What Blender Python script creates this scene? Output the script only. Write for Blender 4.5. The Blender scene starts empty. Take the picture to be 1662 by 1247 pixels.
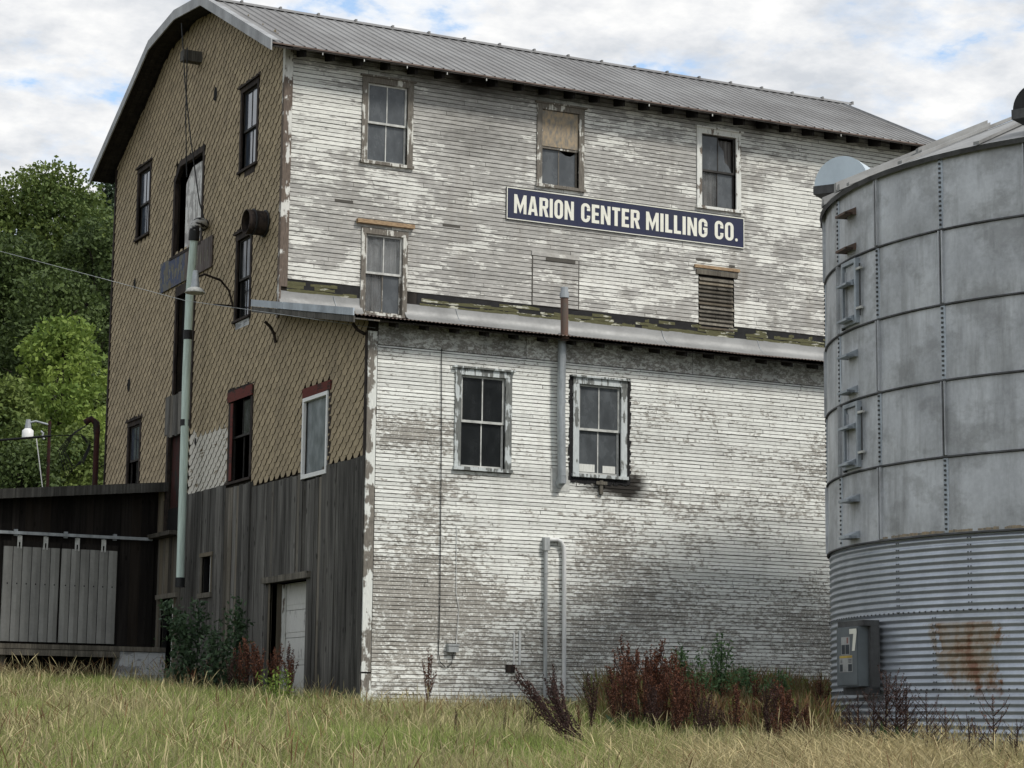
import bpy, math, random
import numpy as np
from mathutils import Vector, Matrix, noise as mnoise
random.seed(7); rng = np.random.default_rng(11)
C = bpy.context.scene.collection
SC = bpy.context.scene

# ------------------------------------------------------------------ camera
CAM = Vector((-15.3118, -35.8685, 0.0)); PITCH, ROLL, YAW = 0.154279, 0.011334, 0.468808; FPX = 3596.75
Fv = Vector((math.sin(YAW)*math.cos(PITCH), math.cos(YAW)*math.cos(PITCH), math.sin(PITCH)))
R0 = Vector((math.cos(YAW), -math.sin(YAW), 0)); U0 = R0.cross(Fv)
Rv = R0*math.cos(ROLL) + U0*math.sin(ROLL); Uv = -R0*math.sin(ROLL) + U0*math.cos(ROLL)
cd = bpy.data.cameras.new('camera'); co = bpy.data.objects.new('camera', cd); C.objects.link(co)
cd.sensor_width = 36; cd.lens = FPX/1662*36; cd.clip_start = 0.1; cd.clip_end = 3000
m = Matrix((Rv, Uv, -Fv)).transposed().to_4x4(); m.translation = CAM; co.matrix_world = m
SC.camera = co
def at(px, d, z=None, py=None):
    """world point in the direction of photo column px (row py) at horizontal distance d from where the photographer stands"""
    v = Fv + Rv*((px-831)/FPX) - Uv*(((py if py is not None else 900)-623.5)/FPX)
    k = d/math.hypot(v.x, v.y); p = CAM + v*k
    if z is not None: p.z = z
    return p

# ------------------------------------------------------------------ world / sun
SUN_EL, SUN_AZ = math.radians(48), math.radians(-62)      # azimuth of the sun measured from +x toward +y
w = bpy.data.worlds.new('World'); SC.world = w; w.use_nodes = True
nt = w.node_tree; nt.nodes.clear()
def N(t, typ, **kw):
    n = t.nodes.new(typ)
    for k, v in kw.items():
        if k in ('operation','blend_type','noise_dimensions','sky_type','sun_disc','sun_elevation','sun_rotation','altitude','air_density','dust_density','data_type','attribute_name','feature','interpolation_type','attribute_type','wave_type','bands_direction','clamp','use_clamp','vector_type','distance','normalize'):
            setattr(n, k, v)
        else: n.inputs[k.replace('_',' ')].default_value = v
    return n
def ramp(t, stops, inter='LINEAR'):
    n = t.nodes.new('ShaderNodeValToRGB'); cr = n.color_ramp; cr.interpolation = inter
    while len(cr.elements) < len(stops): cr.elements.new(0.5)
    for e, (p, c) in zip(cr.elements, stops):
        e.position = p; e.color = (c, c, c, 1) if isinstance(c, (int, float)) else (*c, 1)
    return n
def L(t, a, b): t.links.new(a, b)
sky = N(nt, 'ShaderNodeTexSky', sky_type='NISHITA', sun_disc=False, sun_elevation=SUN_EL, sun_rotation=math.radians(90)-SUN_AZ, altitude=300, air_density=1.0, dust_density=0.6)
tc = N(nt, 'ShaderNodeTexCoord'); sep = N(nt, 'ShaderNodeSeparateXYZ'); L(nt, tc.outputs['Generated'], sep.inputs[0])
zc = N(nt, 'ShaderNodeMath', operation='MAXIMUM'); L(nt, sep.outputs['Z'], zc.inputs[0]); zc.inputs[1].default_value = 0.0
za = N(nt, 'ShaderNodeMath', operation='ADD'); L(nt, zc.outputs[0], za.inputs[0]); za.inputs[1].default_value = 0.22
dv = N(nt, 'ShaderNodeVectorMath', operation='DIVIDE'); L(nt, tc.outputs['Generated'], dv.inputs[0])
cmb = N(nt, 'ShaderNodeCombineXYZ'); L(nt, za.outputs[0], cmb.inputs[0]); L(nt, za.outputs[0], cmb.inputs[1]); cmb.inputs[2].default_value = 1.0; L(nt, cmb.outputs[0], dv.inputs[1])
mp = N(nt, 'ShaderNodeMapping'); mp.inputs['Location'].default_value = (7.3, 2.2, 0.0); L(nt, dv.outputs[0], mp.inputs[0])
n1 = N(nt, 'ShaderNodeTexNoise', Scale=7.5, Detail=8.0, Roughness=0.60, Distortion=0.1); L(nt, mp.outputs[0], n1.inputs['Vector'])
n2 = N(nt, 'ShaderNodeTexNoise', Scale=11.0, Detail=6.0, Roughness=0.6); L(nt, mp.outputs[0], n2.inputs['Vector'])
cm = ramp(nt, [(0.35, 0.0), (0.42, 0.72), (0.50, 1.0)]); L(nt, n1.outputs['Fac'], cm.inputs[0])
cb = ramp(nt, [(0.33, (4.9, 5.15, 5.5)), (0.50, (6.4, 6.5, 6.65)), (0.63, (7.5, 7.5, 7.45))]); L(nt, n2.outputs['Fac'], cb.inputs[0])
sm = N(nt, 'ShaderNodeMix', data_type='RGBA'); sm.inputs['B'].default_value = (1,1,1,1)
sb = N(nt, 'ShaderNodeMix', data_type='RGBA', blend_type='MULTIPLY'); sb.inputs['Factor'].default_value = 1.0
sm.inputs['A'].default_value = (3.6, 5.3, 8.2, 1)
mx = N(nt, 'ShaderNodeMix', data_type='RGBA'); L(nt, cm.outputs[0], mx.inputs['Factor']); L(nt, cb.outputs[0], mx.inputs['B'])
sadd = N(nt, 'ShaderNodeMix', data_type='RGBA', blend_type='ADD'); sadd.inputs['Factor'].default_value = 1.0
L(nt, sky.outputs[0], sadd.inputs['A']); sadd.inputs['B'].default_value = (1.6, 2.2, 2.9, 1)
L(nt, sadd.outputs['Result'], mx.inputs['A'])
bg = N(nt, 'ShaderNodeBackground', Strength=0.095); L(nt, mx.outputs['Result'], bg.inputs['Color'])
wo = N(nt, 'ShaderNodeOutputWorld'); L(nt, bg.outputs[0], wo.inputs[0])
for n_ in (sm, sb): nt.nodes.remove(n_)
sl = bpy.data.lights.new('sun', 'SUN'); sl.energy = 2.1; sl.angle = math.radians(10); sl.color = (1.0, 0.955, 0.89)
so = bpy.data.objects.new('sun', sl); C.objects.link(so)
sd = Vector((math.cos(SUN_EL)*math.cos(SUN_AZ), math.cos(SUN_EL)*math.sin(SUN_AZ), math.sin(SUN_EL)))
so.rotation_euler = sd.to_track_quat('Z', 'Y').to_euler(); so.location = (0, -20, 40)
SC.view_settings.view_transform = 'Standard'; SC.view_settings.look = 'None'; SC.view_settings.exposure = 0.50; SC.view_settings.gamma = 1.0

# ------------------------------------------------------------------ helpers
def tag(o, label=None, cat=None, group=None, kind=None):
    if label: o['label'] = label
    if cat: o['category'] = cat
    if group: o['group'] = group
    if kind: o['kind'] = kind
    return o
def thing(name, label, cat, loc=(0, 0, 0), group=None):
    o = bpy.data.objects.new(name, None); o.empty_display_size = 0.2; C.objects.link(o); o.location = loc
    return tag(o, label, cat, group)
class MB:
    def __init__(s): s.v = []; s.f = []; s.mi = []; s.va = {}; s.sm = []
    def add(s, vs, fs, mi=0, smooth=False, **attr):
        b = len(s.v); s.v += [tuple(p) for p in vs]; s.f += [tuple(b+i for i in f) for f in fs]; s.mi += [mi]*len(fs); s.sm += [smooth]*len(fs)
        for k, val in attr.items():
            a = s.va.setdefault(k, []); a += [0.0]*(b-len(a)); a += list(val) if isinstance(val, (list, tuple)) else [val]*len(vs)
        return b
    def box(s, F, u0, u1, v0, v1, w0, w1, mi=0, **attr):
        p = [F(u, v, w_) for w_ in (w0, w1) for v in (v0, v1) for u in (u0, u1)]
        s.add(p, [(0,1,3,2), (4,6,7,5), (0,4,5,1), (2,3,7,6), (0,2,6,4), (1,5,7,3)], mi, **attr)
    def quad(s, a, b, c, d, mi=0, **attr): s.add([a, b, c, d], [(0,1,2,3)], mi, **attr)
    def tube(s, pts, r, n=8, mi=0, caps=True, smooth=True):
        pts = [Vector(p) for p in pts]; rs = r if isinstance(r, (list, tuple)) else [r]*len(pts)
        vs = []; up = None
        for i, p in enumerate(pts):
            t = (pts[min(i+1, len(pts)-1)]-pts[max(i-1, 0)]).normalized()
            if up is None: up = t.orthogonal().normalized()
            up = (up - t*up.dot(t)).normalized(); sd_ = t.cross(up)
            for k in range(n):
                a = 2*math.pi*k/n; vs.append(p + (up*math.cos(a)+sd_*math.sin(a))*rs[i])
        fs = [(i*n+k, i*n+(k+1) % n, (i+1)*n+(k+1) % n, (i+1)*n+k) for i in range(len(pts)-1) for k in range(n)]
        s.add(vs, fs, mi, smooth)
        if caps:
            s.add(vs[:n], [tuple(range(n))[::-1]], mi); s.add(vs[-n:], [tuple(range(n))], mi)
    def build(s, name, mats, parent=None):
        me = bpy.data.meshes.new(name); me.from_pydata(s.v, [], s.f); me.update()
        for mt in (mats if isinstance(mats, (list, tuple)) else [mats]): me.materials.append(mt)
        me.polygons.foreach_set('material_index', s.mi); me.polygons.foreach_set('use_smooth', s.sm)
        for k, a in s.va.items():
            a = a+[0.0]*(len(s.v)-len(a)); me.attributes.new(k, 'FLOAT', 'POINT').data.foreach_set('value', a)
        o = bpy.data.objects.new(name, me); C.objects.link(o)
        if parent is not None: par(o, parent)
        return o
def par(o, parent):
    o.parent = parent
    p = parent; T = Vector((0, 0, 0))
    while p is not None: T += p.location; p = p.parent
    if parent.type == 'EMPTY': o.matrix_parent_inverse = Matrix.Translation(-T)
    return o
W3 = lambda x, y, z: (x, y, z)                      # plain world frame: u=x, v=y, w=z
def front(y0): return lambda u, v, w_: (u, y0-w_, v)   # a wall facing -y
def gab(x0=0.0): return lambda u, v, w_: (x0-w_, u, v) # the gable, facing -x; u=y

# ------------------------------------------------------------------ materials
def mat(name):
    m_ = bpy.data.materials.new(name); m_.use_nodes = True; t = m_.node_tree
    return m_, t, t.nodes['Principled BSDF']
def coords(t, scale=(1, 1, 1), src='Object'):
    c = N(t, 'ShaderNodeTexCoord'); mp_ = N(t, 'ShaderNodeMapping'); mp_.inputs['Scale'].default_value = scale
    L(t, c.outputs[src], mp_.inputs[0]); return mp_
def noise(t, vec, scale, detail=4, rough=0.55, dist=0.0):
    n = N(t, 'ShaderNodeTexNoise', Scale=scale, Detail=detail, Roughness=rough, Distortion=dist); L(t, vec, n.inputs['Vector']); return n.outputs['Fac']
def mixc(t, f, a, b, bt='MIX'):
    n = N(t, 'ShaderNodeMix', data_type='RGBA', blend_type=bt)
    for s_, v in (('Factor', f), ('A', a), ('B', b)):
        if isinstance(v, (int, float)): n.inputs[s_].default_value = v
        elif isinstance(v, tuple): n.inputs[s_].default_value = (*v, 1)
        else: L(t, v, n.inputs[s_])
    return n.outputs['Result']
def mth(t, op, a, b=None, clamp=False):
    n = N(t, 'ShaderNodeMath', operation=op, use_clamp=clamp)
    for i, v in enumerate((a, b)):
        if v is None: continue
        if isinstance(v, (int, float)): n.inputs[i].default_value = v
        else: L(t, v, n.inputs[i])
    return n.outputs[0]
def mrange(t, v, a, b, c=0.0, d=1.0):
    n = N(t, 'ShaderNodeMapRange'); L(t, v, n.inputs[0])
    for i, x in zip((1, 2, 3, 4), (a, b, c, d)): n.inputs[i].default_value = x
    return n.outputs[0]
def bump(t, bs, h, strength=0.4, dist=0.01):
    n = N(t, 'ShaderNodeBump', Strength=strength); n.inputs['Distance'].default_value = dist; L(t, h, n.inputs['Height']); L(t, n.outputs[0], bs.inputs['Normal'])
def simple(name, col, rough=0.7, metal=0.0, var=0.25, scale=3.0, stretch=(1, 1, 1), bmp=0.0, spec=0.3, col2=None):
    m_, t, bs = mat(name); c = coords(t, stretch); f = noise(t, c.outputs[0], scale, 5, 0.6)
    c2 = col2 or tuple(max(0, x*(1-var*2)) for x in col)
    f2 = mrange(t, f, 0.35, 0.65)
    L(t, mixc(t, f2, c2, col), bs.inputs['Base Color']); bs.inputs['Roughness'].default_value = rough; bs.inputs['Metallic'].default_value = metal
    bs.inputs['Specular IOR Level'].default_value = spec
    if bmp: bump(t, bs, f, bmp)
    return m_
def siding_mat(name, along, paint, paint2, wood, wood2, groove=(0.035, 0.032, 0.028), sx=8.5, sz=15.0, fleck=1.0):
    """peeling paint on narrow horizontal boards; attributes: brd (per board), peel (how bare), dark (stains; darkening under the eaves)"""
    m_, t, bs = mat(name)
    ab = N(t, 'ShaderNodeAttribute', attribute_name='brd').outputs['Fac']; ap = N(t, 'ShaderNodeAttribute', attribute_name='peel').outputs['Fac']
    ad = N(t, 'ShaderNodeAttribute', attribute_name='dark').outputs['Fac']
    c = coords(t); s_ = N(t, 'ShaderNodeSeparateXYZ'); L(t, c.outputs[0], s_.inputs[0])
    u = s_.outputs['X'] if along == 'x' else s_.outputs['Y']; z = s_.outputs['Z']
    cc = N(t, 'ShaderNodeCombineXYZ'); L(t, u, cc.inputs[0]); L(t, mth(t, 'MULTIPLY', ab, 23.0), cc.inputs[1]); L(t, z, cc.inputs[2])
    def sc(a, b, c_):
        v = N(t, 'ShaderNodeVectorMath', operation='MULTIPLY'); L(t, cc.outputs[0], v.inputs[0]); v.inputs[1].default_value = (a, b, c_); return v.outputs[0]
    per = noise(t, sc(sx, 1.0, sz), 1.0, 8, 0.72 if fleck > 0.5 else 0.62)          # flakes board by board
    c3 = coords(t, (1.25, 1.25, 3.4)); blot = noise(t, c3.outputs[0], 1.0, 6, 0.62)   # patches that run over several boards
    k = mth(t, 'ADD', mth(t, 'MULTIPLY', per, 0.74 if fleck > 0.5 else 0.46), mth(t, 'MULTIPLY', blot, 0.26 if fleck > 0.5 else 0.54))
    thr = mrange(t, ap, 0.0, 1.0, 0.66, 0.34)
    mask = mrange(t, mth(t, 'SUBTRACT', k, thr), -0.006, 0.010)       # 1 = bare
    fl_ = noise(t, sc(24.0, 1.0, 34.0), 1.0, 4, 0.7)
    mask = mth(t, 'MULTIPLY', mask, mrange(t, fl_, 0.56+0.05*(1-fleck), 0.60+0.05*(1-fleck), 1.0, 1-0.85*fleck)); mask = mth(t, 'MAXIMUM', mask, mrange(t, fl_, 0.36, 0.33, 0.0, 0.8*fleck))
    thin = mrange(t, mth(t, 'SUBTRACT', k, thr), -0.075, 0.0)        # worn paint round the bare places
    grain = noise(t, sc(3.0, 1.0, 130.0), 1.0, 4, 0.6)
    g2 = noise(t, c3.outputs[0], 3.0, 3, 0.6)
    wd = mixc(t, mrange(t, grain, 0.3, 0.7), wood2, wood)
    wd = mixc(t, mrange(t, g2, 0.4, 0.62, 0.0, 0.5), wd, tuple(x*0.62 for x in wood2))
    fine = noise(t, sc(9.0, 1.0, 60.0), 1.0, 4, 0.7)
    pt = mixc(t, mrange(t, fine, 0.45, 0.62, 0.0, 0.75), paint, paint2)
    pt = mixc(t, mth(t, 'MULTIPLY', thin, 0.35), pt, paint2)
    bt = mrange(t, N_white(t, ab), 0, 1, 0.80, 1.08)
    col = mixc(t, mask, pt, wd)
    run = noise(t, coords(t, (3.2, 3.2, 0.35)).outputs[0], 1.0, 5, 0.65); col = mixc(t, mrange(t, run, 0.52, 0.74, 0.0, 0.28), col, (0.20, 0.175, 0.135))
    vm = N(t, 'ShaderNodeVectorMath', operation='SCALE'); L(t, col, vm.inputs[0]); L(t, bt, vm.inputs['Scale'])
    col = vm.outputs[0]
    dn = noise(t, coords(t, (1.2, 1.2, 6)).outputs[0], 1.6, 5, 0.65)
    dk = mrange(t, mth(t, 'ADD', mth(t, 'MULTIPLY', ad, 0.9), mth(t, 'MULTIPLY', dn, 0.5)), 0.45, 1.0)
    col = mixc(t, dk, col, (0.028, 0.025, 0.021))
    L(t, col, bs.inputs['Base Color']); bs.inputs['Roughness'].default_value = 0.75; bs.inputs['Specular IOR Level'].default_value = 0.2
    h = mth(t, 'ADD', mth(t, 'MULTIPLY', mask, -0.6), mth(t, 'MULTIPLY', grain, 0.5)); bump(t, bs, h, 0.5, 0.004)
    g_, t2, b2 = mat(name+'_groove'); L(t2, mixc(t2, noise(t2, coords(t2).outputs[0], 6.0), groove, tuple(x*2.2 for x in groove)), b2.inputs['Base Color']); b2.inputs['Roughness'].default_value = 0.9
    return [m_, g_]
def N_white(t, v):
    n = t.nodes.new('ShaderNodeTexWhiteNoise'); n.noise_dimensions = '1D'; L(t, v, n.inputs['W']); return n.outputs['Value']
def weathered(name, paint, wood, peel=0.5, scale=1.0, vertical=True, rough=0.8):
    m_, t, bs = mat(name); st = (14, 14, 2.0) if vertical else (3.0, 3.0, 24)
    c = coords(t, tuple(x*scale for x in st)); a = noise(t, c.outputs[0], 1.0, 6, 0.65); b = noise(t, coords(t, (3, 3, 3)).outputs[0], 1.0, 4, 0.6)
    k = mth(t, 'ADD', mth(t, 'MULTIPLY', a, 0.55), mth(t, 'MULTIPLY', b, 0.45)); th = 0.66-0.32*peel
    mask = mrange(t, k, th-0.012, th+0.012)
    gr = noise(t, coords(t, tuple(x*4 for x in st)).outputs[0], 1.0, 3, 0.6)
    wd = mixc(t, mrange(t, gr, 0.3, 0.7), tuple(x*0.5 for x in wood), wood); pt = mixc(t, mrange(t, gr, 0.3, 0.7), tuple(x*0.8 for x in paint), paint)
    L(t, mixc(t, mask, pt, wd), bs.inputs['Base Color']); bs.inputs['Roughness'].default_value = rough; bs.inputs['Specular IOR Level'].default_value = 0.2
    bump(t, bs, k, 0.3, 0.004); return m_
def board_mat(name, c1, c2, grain=(30, 30, 0.9)):
    """bare weathered boards; attribute brd gives each board its own tone"""
    m_, t, bs = mat(name); ab = N(t, 'ShaderNodeAttribute', attribute_name='brd').outputs['Fac']
    c = coords(t, grain); vadd = N(t, 'ShaderNodeVectorMath', operation='ADD'); L(t, c.outputs[0], vadd.inputs[0]); cx = N(t, 'ShaderNodeCombineXYZ'); L(t, mth(t, 'MULTIPLY', ab, 31.0), cx.inputs[2]); L(t, cx.outputs[0], vadd.inputs[1])
    g = noise(t, vadd.outputs[0], 1.0, 5, 0.6); st = noise(t, coords(t, (5, 5, 0.5)).outputs[0], 1.0, 4, 0.6)
    col = mixc(t, mrange(t, g, 0.3, 0.7), c2, c1); col = mixc(t, mrange(t, st, 0.42, 0.66, 0.0, 0.65), col, tuple(x*0.45 for x in c2))
    kn = N(t, 'ShaderNodeTexVoronoi', Scale=1.0, Randomness=1.0); L(t, coords(t, (5.5, 5.5, 2.2)).outputs[0], kn.inputs['Vector']); col = mixc(t, mrange(t, kn.outputs['Distance'], 0.10, 0.16, 0.75, 0.0), col, tuple(x*0.25 for x in c2))
    hue = N_white(t, mth(t, 'ADD', ab, 3.7)); col = mixc(t, mrange(t, hue, 0.7, 1.0, 0.0, 0.35), col, (c1[0]*1.0, c1[1]*0.82, c1[2]*0.58))
    bt = mrange(t, N_white(t, ab), 0, 1, 0.45, 1.4); vm = N(t, 'ShaderNodeVectorMath', operation='SCALE'); L(t, col, vm.inputs[0]); L(t, bt, vm.inputs['Scale'])
    L(t, vm.outputs[0], bs.inputs['Base Color']); bs.inputs['Roughness'].default_value = 0.85; bs.inputs['Specular IOR Level'].default_value = 0.15; bump(t, bs, g, 0.5, 0.006); return m_
def metal_mat(name, c1, c2, rough=0.5, metal=0.5, streak=(2.2, 2.2, 0.5), rust=None, rust_amt=0.0, patch=None, stain=None):
    m_, t, bs = mat(name); a = noise(t, coords(t, streak).outputs[0], 1.0, 6, 0.6); b = noise(t, coords(t, (1, 1, 1)).outputs[0], 14.0, 5, 0.7)
    k = mth(t, 'ADD', mth(t, 'MULTIPLY', a, 0.75), mth(t, 'MULTIPLY', b, 0.25)); col = mixc(t, mrange(t, k, 0.36, 0.62), c2, c1)
    if stain:
        s1_ = noise(t, coords(t, (3.5, 3.5, 0.45)).outputs[0], 1.0, 6, 0.68); s2_ = noise(t, coords(t, (1.0, 1.0, 1.4)).outputs[0], 1.1, 6, 0.7)
        col = mixc(t, mrange(t, s1_, 0.50, 0.68, 0.0, 0.55), col, stain); col = mixc(t, mrange(t, s2_, 0.50, 0.62, 0.0, 0.5), col, stain)
    if rust:
        r = noise(t, coords(t, (1.5, 1.5, 1.2)).outputs[0], 1.7, 7, 0.7); rm = mrange(t, r, 0.72-rust_amt*0.4, 0.80-rust_amt*0.4, 0, 0.9)
        col = mixc(t, rm, col, rust)
    if patch: col = patch(t, col)
    L(t, col, bs.inputs['Base Color']); bs.inputs['Metallic'].default_value = metal; L(t, mrange(t, k, 0.3, 0.7, rough+0.12, rough-0.08), bs.inputs['Roughness']); bump(t, bs, k, 0.15, 0.01)
    return m_
def glass_mat(name, col, rough=0.08, spec=0.5):
    m_, t, bs = mat(name); f = noise(t, coords(t, (2, 2, 1.2)).outputs[0], 2.0, 5, 0.6); f2 = mrange(t, f, 0.35, 0.65)
    L(t, mixc(t, f2, tuple(x*0.6 for x in col), col), bs.inputs['Base Color']); L(t, mrange(t, f, 0.3, 0.7, rough, rough+0.22), bs.inputs['Roughness'])
    bs.inputs['Specular IOR Level'].default_value = spec; bump(t, bs, noise(t, coords(t, (1, 1, 1)).outputs[0], 1.3, 2), 0.06, 0.05); return m_

WHITE, WHITE2 = (0.80, 0.82, 0.78), (0.62, 0.63, 0.59)
M = {}
M['low'] = siding_mat('lower_siding', 'x', (0.80, 0.815, 0.77), (0.60, 0.605, 0.57), (0.47, 0.455, 0.41), (0.30, 0.285, 0.255))
M['up'] = siding_mat('upper_siding', 'x', (0.72, 0.725, 0.675), (0.52, 0.515, 0.48), (0.50, 0.495, 0.465), (0.35, 0.343, 0.32), groove=(0.045, 0.042, 0.036), sx=3.8, sz=13.0, fleck=0.35)
M['corner'] = weathered('corner_paint', (0.74, 0.76, 0.72), (0.24, 0.22, 0.19), 0.5, 0.35)
M['corner_bare'] = weathered('corner_bare', (0.66, 0.66, 0.62), (0.17, 0.135, 0.11), 0.60, 0.35)
M['tan'] = simple('tan_shingle', (0.40, 0.325, 0.212), 0.85, 0, 0.12, 5.0, (1, 1, 1), 0.2)
t = M['tan'].node_tree; bs = t.nodes['Principled BSDF']; lk = bs.inputs['Base Color'].links[0].from_socket
vm = N(t, 'ShaderNodeVectorMath', operation='SCALE'); L(t, lk, vm.inputs[0]); L(t, mrange(t, N_white(t, N(t, 'ShaderNodeAttribute', attribute_name='brd').outputs['Fac']), 0, 1, 0.87, 1.10), vm.inputs['Scale'])
st_ = noise(t, coords(t, (0.8, 0.8, 0.35)).outputs[0], 1.3, 6, 0.65); L(t, mixc(t, mrange(t, st_, 0.48, 0.70, 0.0, 0.32), vm.outputs[0], (0.15, 0.125, 0.09)), bs.inputs['Base Color'])
M['tan_shade'] = simple('shingle_edge_shade', (0.030, 0.023, 0.015), 0.9, 0, 0.3, 3.0)  # near-black colour paints in the shadow lines between the shingles
M['tan_white'] = weathered('shingle_whitewash', (0.62, 0.59, 0.52), (0.27, 0.22, 0.15), 0.24, 0.5, False)
M['board'] = board_mat('weathered_board', (0.185, 0.180, 0.165), (0.062, 0.059, 0.054))
M['board_dark'] = board_mat('shed_board', (0.030, 0.026, 0.023), (0.012, 0.010, 0.009))
M['board_lt'] = board_mat('pale_board', (0.20, 0.185, 0.15), (0.09, 0.082, 0.07))
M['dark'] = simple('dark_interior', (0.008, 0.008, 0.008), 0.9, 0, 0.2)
M['brown'] = weathered('brown_trim', (0.045, 0.034, 0.028), (0.028, 0.022, 0.02), 0.5, 1)
M['red'] = weathered('red_trim', (0.13, 0.035, 0.028), (0.06, 0.035, 0.03), 0.35, 0.8, False)
M['redbrown'] = weathered('faded_red_door', (0.045, 0.016, 0.014), (0.03, 0.022, 0.02), 0.4, 0.8)
M['trim_grey'] = weathered('bare_trim', (0.62, 0.62, 0.57), (0.20, 0.182, 0.155), 0.62, 0.7)
M['trim_white'] = weathered('white_trim', (0.70, 0.71, 0.67), (0.20, 0.17, 0.14), 0.32, 0.7)
M['trim_blue'] = weathered('chalky_trim', (0.56, 0.60, 0.60), (0.20, 0.21, 0.20), 0.5, 0.6)
M['sash_lt'] = simple('pale_sash', (0.60, 0.61, 0.58), 0.7, 0, 0.2, 6)
M['sash_dk'] = simple('dark_sash', (0.04, 0.037, 0.034), 0.7, 0, 0.3, 6)
M['vinyl'] = simple('white_vinyl', (0.80, 0.81, 0.80), 0.4, 0, 0.03, 2)
M['pane_grey'] = glass_mat('dusty_pane', (0.095, 0.105, 0.112), 0.15, 0.35)
M['pane_dark'] = glass_mat('dark_pane', (0.014, 0.016, 0.017), 0.06, 0.5)
M['pane_sky'] = glass_mat('bright_pane', (0.06, 0.075, 0.10), 0.02, 1.0); M['pane_sky'].node_tree.nodes['Principled BSDF'].inputs['IOR'].default_value = 1.9
M['pane_pale'] = glass_mat('pale_pane', (0.25, 0.28, 0.30), 0.02, 1.0)  # pale base colour paints in the reflection of the sky
M['curtain'] = simple('curtain', (0.32, 0.33, 0.33), 0.9, 0, 0.15, 5, (8, 8, 0.4))
M['curtain_dk'] = simple('striped_curtain', (0.20, 0.19, 0.18), 0.9, 0, 0.42, 2.2, (13, 13, 0.1))
M['osb'] = simple('plywood', (0.36, 0.28, 0.18), 0.85, 0, 0.24, 3.0, (5, 5, 2.2), col2=(0.17, 0.165, 0.15))
M['neww'] = simple('new_wood', (0.40, 0.29, 0.17), 0.8, 0, 0.2, 3, (4, 4, 16), col2=(0.20, 0.13, 0.08))
M['roof'] = metal_mat('roof_metal', (0.215, 0.215, 0.212), (0.135, 0.132, 0.13), 0.6, 0.0, (0.8, 0.5, 0.8), (0.13, 0.10, 0.08), 0.1)
M['roof_trim'] = metal_mat('rake_metal', (0.34, 0.35, 0.355), (0.22, 0.225, 0.23), 0.5, 0.2)
M['rust_roof'] = metal_mat('rusty_sheet', (0.16, 0.12, 0.10), (0.07, 0.045, 0.035), 0.8, 0.0)
M['flash'] = metal_mat('flashing', (0.25, 0.255, 0.25), (0.17, 0.173, 0.17), 0.5, 0.1, (1.2, 1.2, 2.5))
M['galv'] = metal_mat('galvanised', (0.42, 0.47, 0.51), (0.25, 0.28, 0.31), 0.45, 0.35)
M['moss'] = weathered('mossy_strip', (0.50, 0.50, 0.42), (0.125, 0.122, 0.062), 0.72, 0.9, False)
M['tar'] = simple('tar', (0.012, 0.012, 0.013), 0.7, 0, 0.3, 8, bmp=0.5)
M['soffit'] = board_mat('soffit_board', (0.045, 0.04, 0.036), (0.02, 0.018, 0.016), (3, 20, 3))
M['pvc'] = simple('pale_green_pipe', (0.60, 0.73, 0.66), 0.5, 0, 0.16, 2.5, (7, 7, 0.6))
M['tapewrap'] = weathered('tape_wrap', (0.45, 0.45, 0.43), (0.03, 0.03, 0.032), 0.6, 0.7, False)
M['black'] = simple('black_rubber', (0.02, 0.021, 0.022), 0.55, 0, 0.3, 5)
M['greypipe'] = simple('grey_conduit', (0.40, 0.42, 0.42), 0.5, 0, 0.12, 5, (4, 4, 1))
M['whitepipe'] = simple('white_conduit', (0.66, 0.67, 0.66), 0.5, 0, 0.07, 5, (4, 4, 1))
M['zinc'] = metal_mat('zinc_pipe', (0.40, 0.43, 0.45), (0.22, 0.24, 0.25), 0.45, 0.4, (6, 6, 1))
M['rustpipe'] = metal_mat('rusty_pipe', (0.12, 0.062, 0.042), (0.10, 0.09, 0.078), 0.8, 0.0, (8, 8, 1.5))
M['navy'] = simple('navy_enamel', (0.013, 0.018, 0.056), 0.45, 0, 0.18, 1.5, (1, 1, 1), col2=(0.022, 0.026, 0.052))
M['letter'] = simple('cream_letter', (0.75, 0.75, 0.66), 0.6, 0, 0.05, 6)
M['door_white'] = weathered('white_door', (0.68, 0.68, 0.64), (0.42, 0.41, 0.39), 0.22, 0.6)
M['bare_door'] = weathered('whitewashed_door', (0.74, 0.74, 0.72), (0.48, 0.47, 0.46), 0.5, 0.8)
M['doorsheet'] = metal_mat('sliding_door_metal', (0.27, 0.27, 0.25), (0.18, 0.18, 0.168), 0.5, 0.15, (3, 3, 0.8))
M['stonew'] = weathered('whitewashed_block', (0.50, 0.52, 0.53), (0.33, 0.34, 0.35), 0.4, 0.3, False)

# ------------------------------------------------------------------ terrain
def gz(x, y):
    if y < -40: z = -2.0
    elif y < 14: z = 0.12+0.05*y
    else: z = 0.82
    if y > 18: z += 0.10*(y-18) + 0.0006*(y-18)**2
    if x < -14: z += 0.01*(x+14)
    if x > 2 and y > -6 and y < 14: z += 0.0
    return z + 0.05*mnoise.noise(Vector((x*0.35, y*0.35, 0)))
def grid(name, x0, x1, y0, y1, step, m_):
    nx = int((x1-x0)/step)+1; ny = int((y1-y0)/step)+1
    vs = [(x0+i*step, y0+j*step, gz(x0+i*step, y0+j*step)) for j in range(ny) for i in range(nx)]
    fs = [(j*nx+i, j*nx+i+1, (j+1)*nx+i+1, (j+1)*nx+i) for j in range(ny-1) for i in range(nx-1)]
    b = MB(); b.add(vs, fs, 0, True); return b, nx, ny
m_, t, bs = mat('earth_and_thatch'); a = noise(t, coords(t).outputs[0], 1.2, 6, 0.65); b_ = noise(t, coords(t).outputs[0], 14.0, 5, 0.7)
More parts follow.
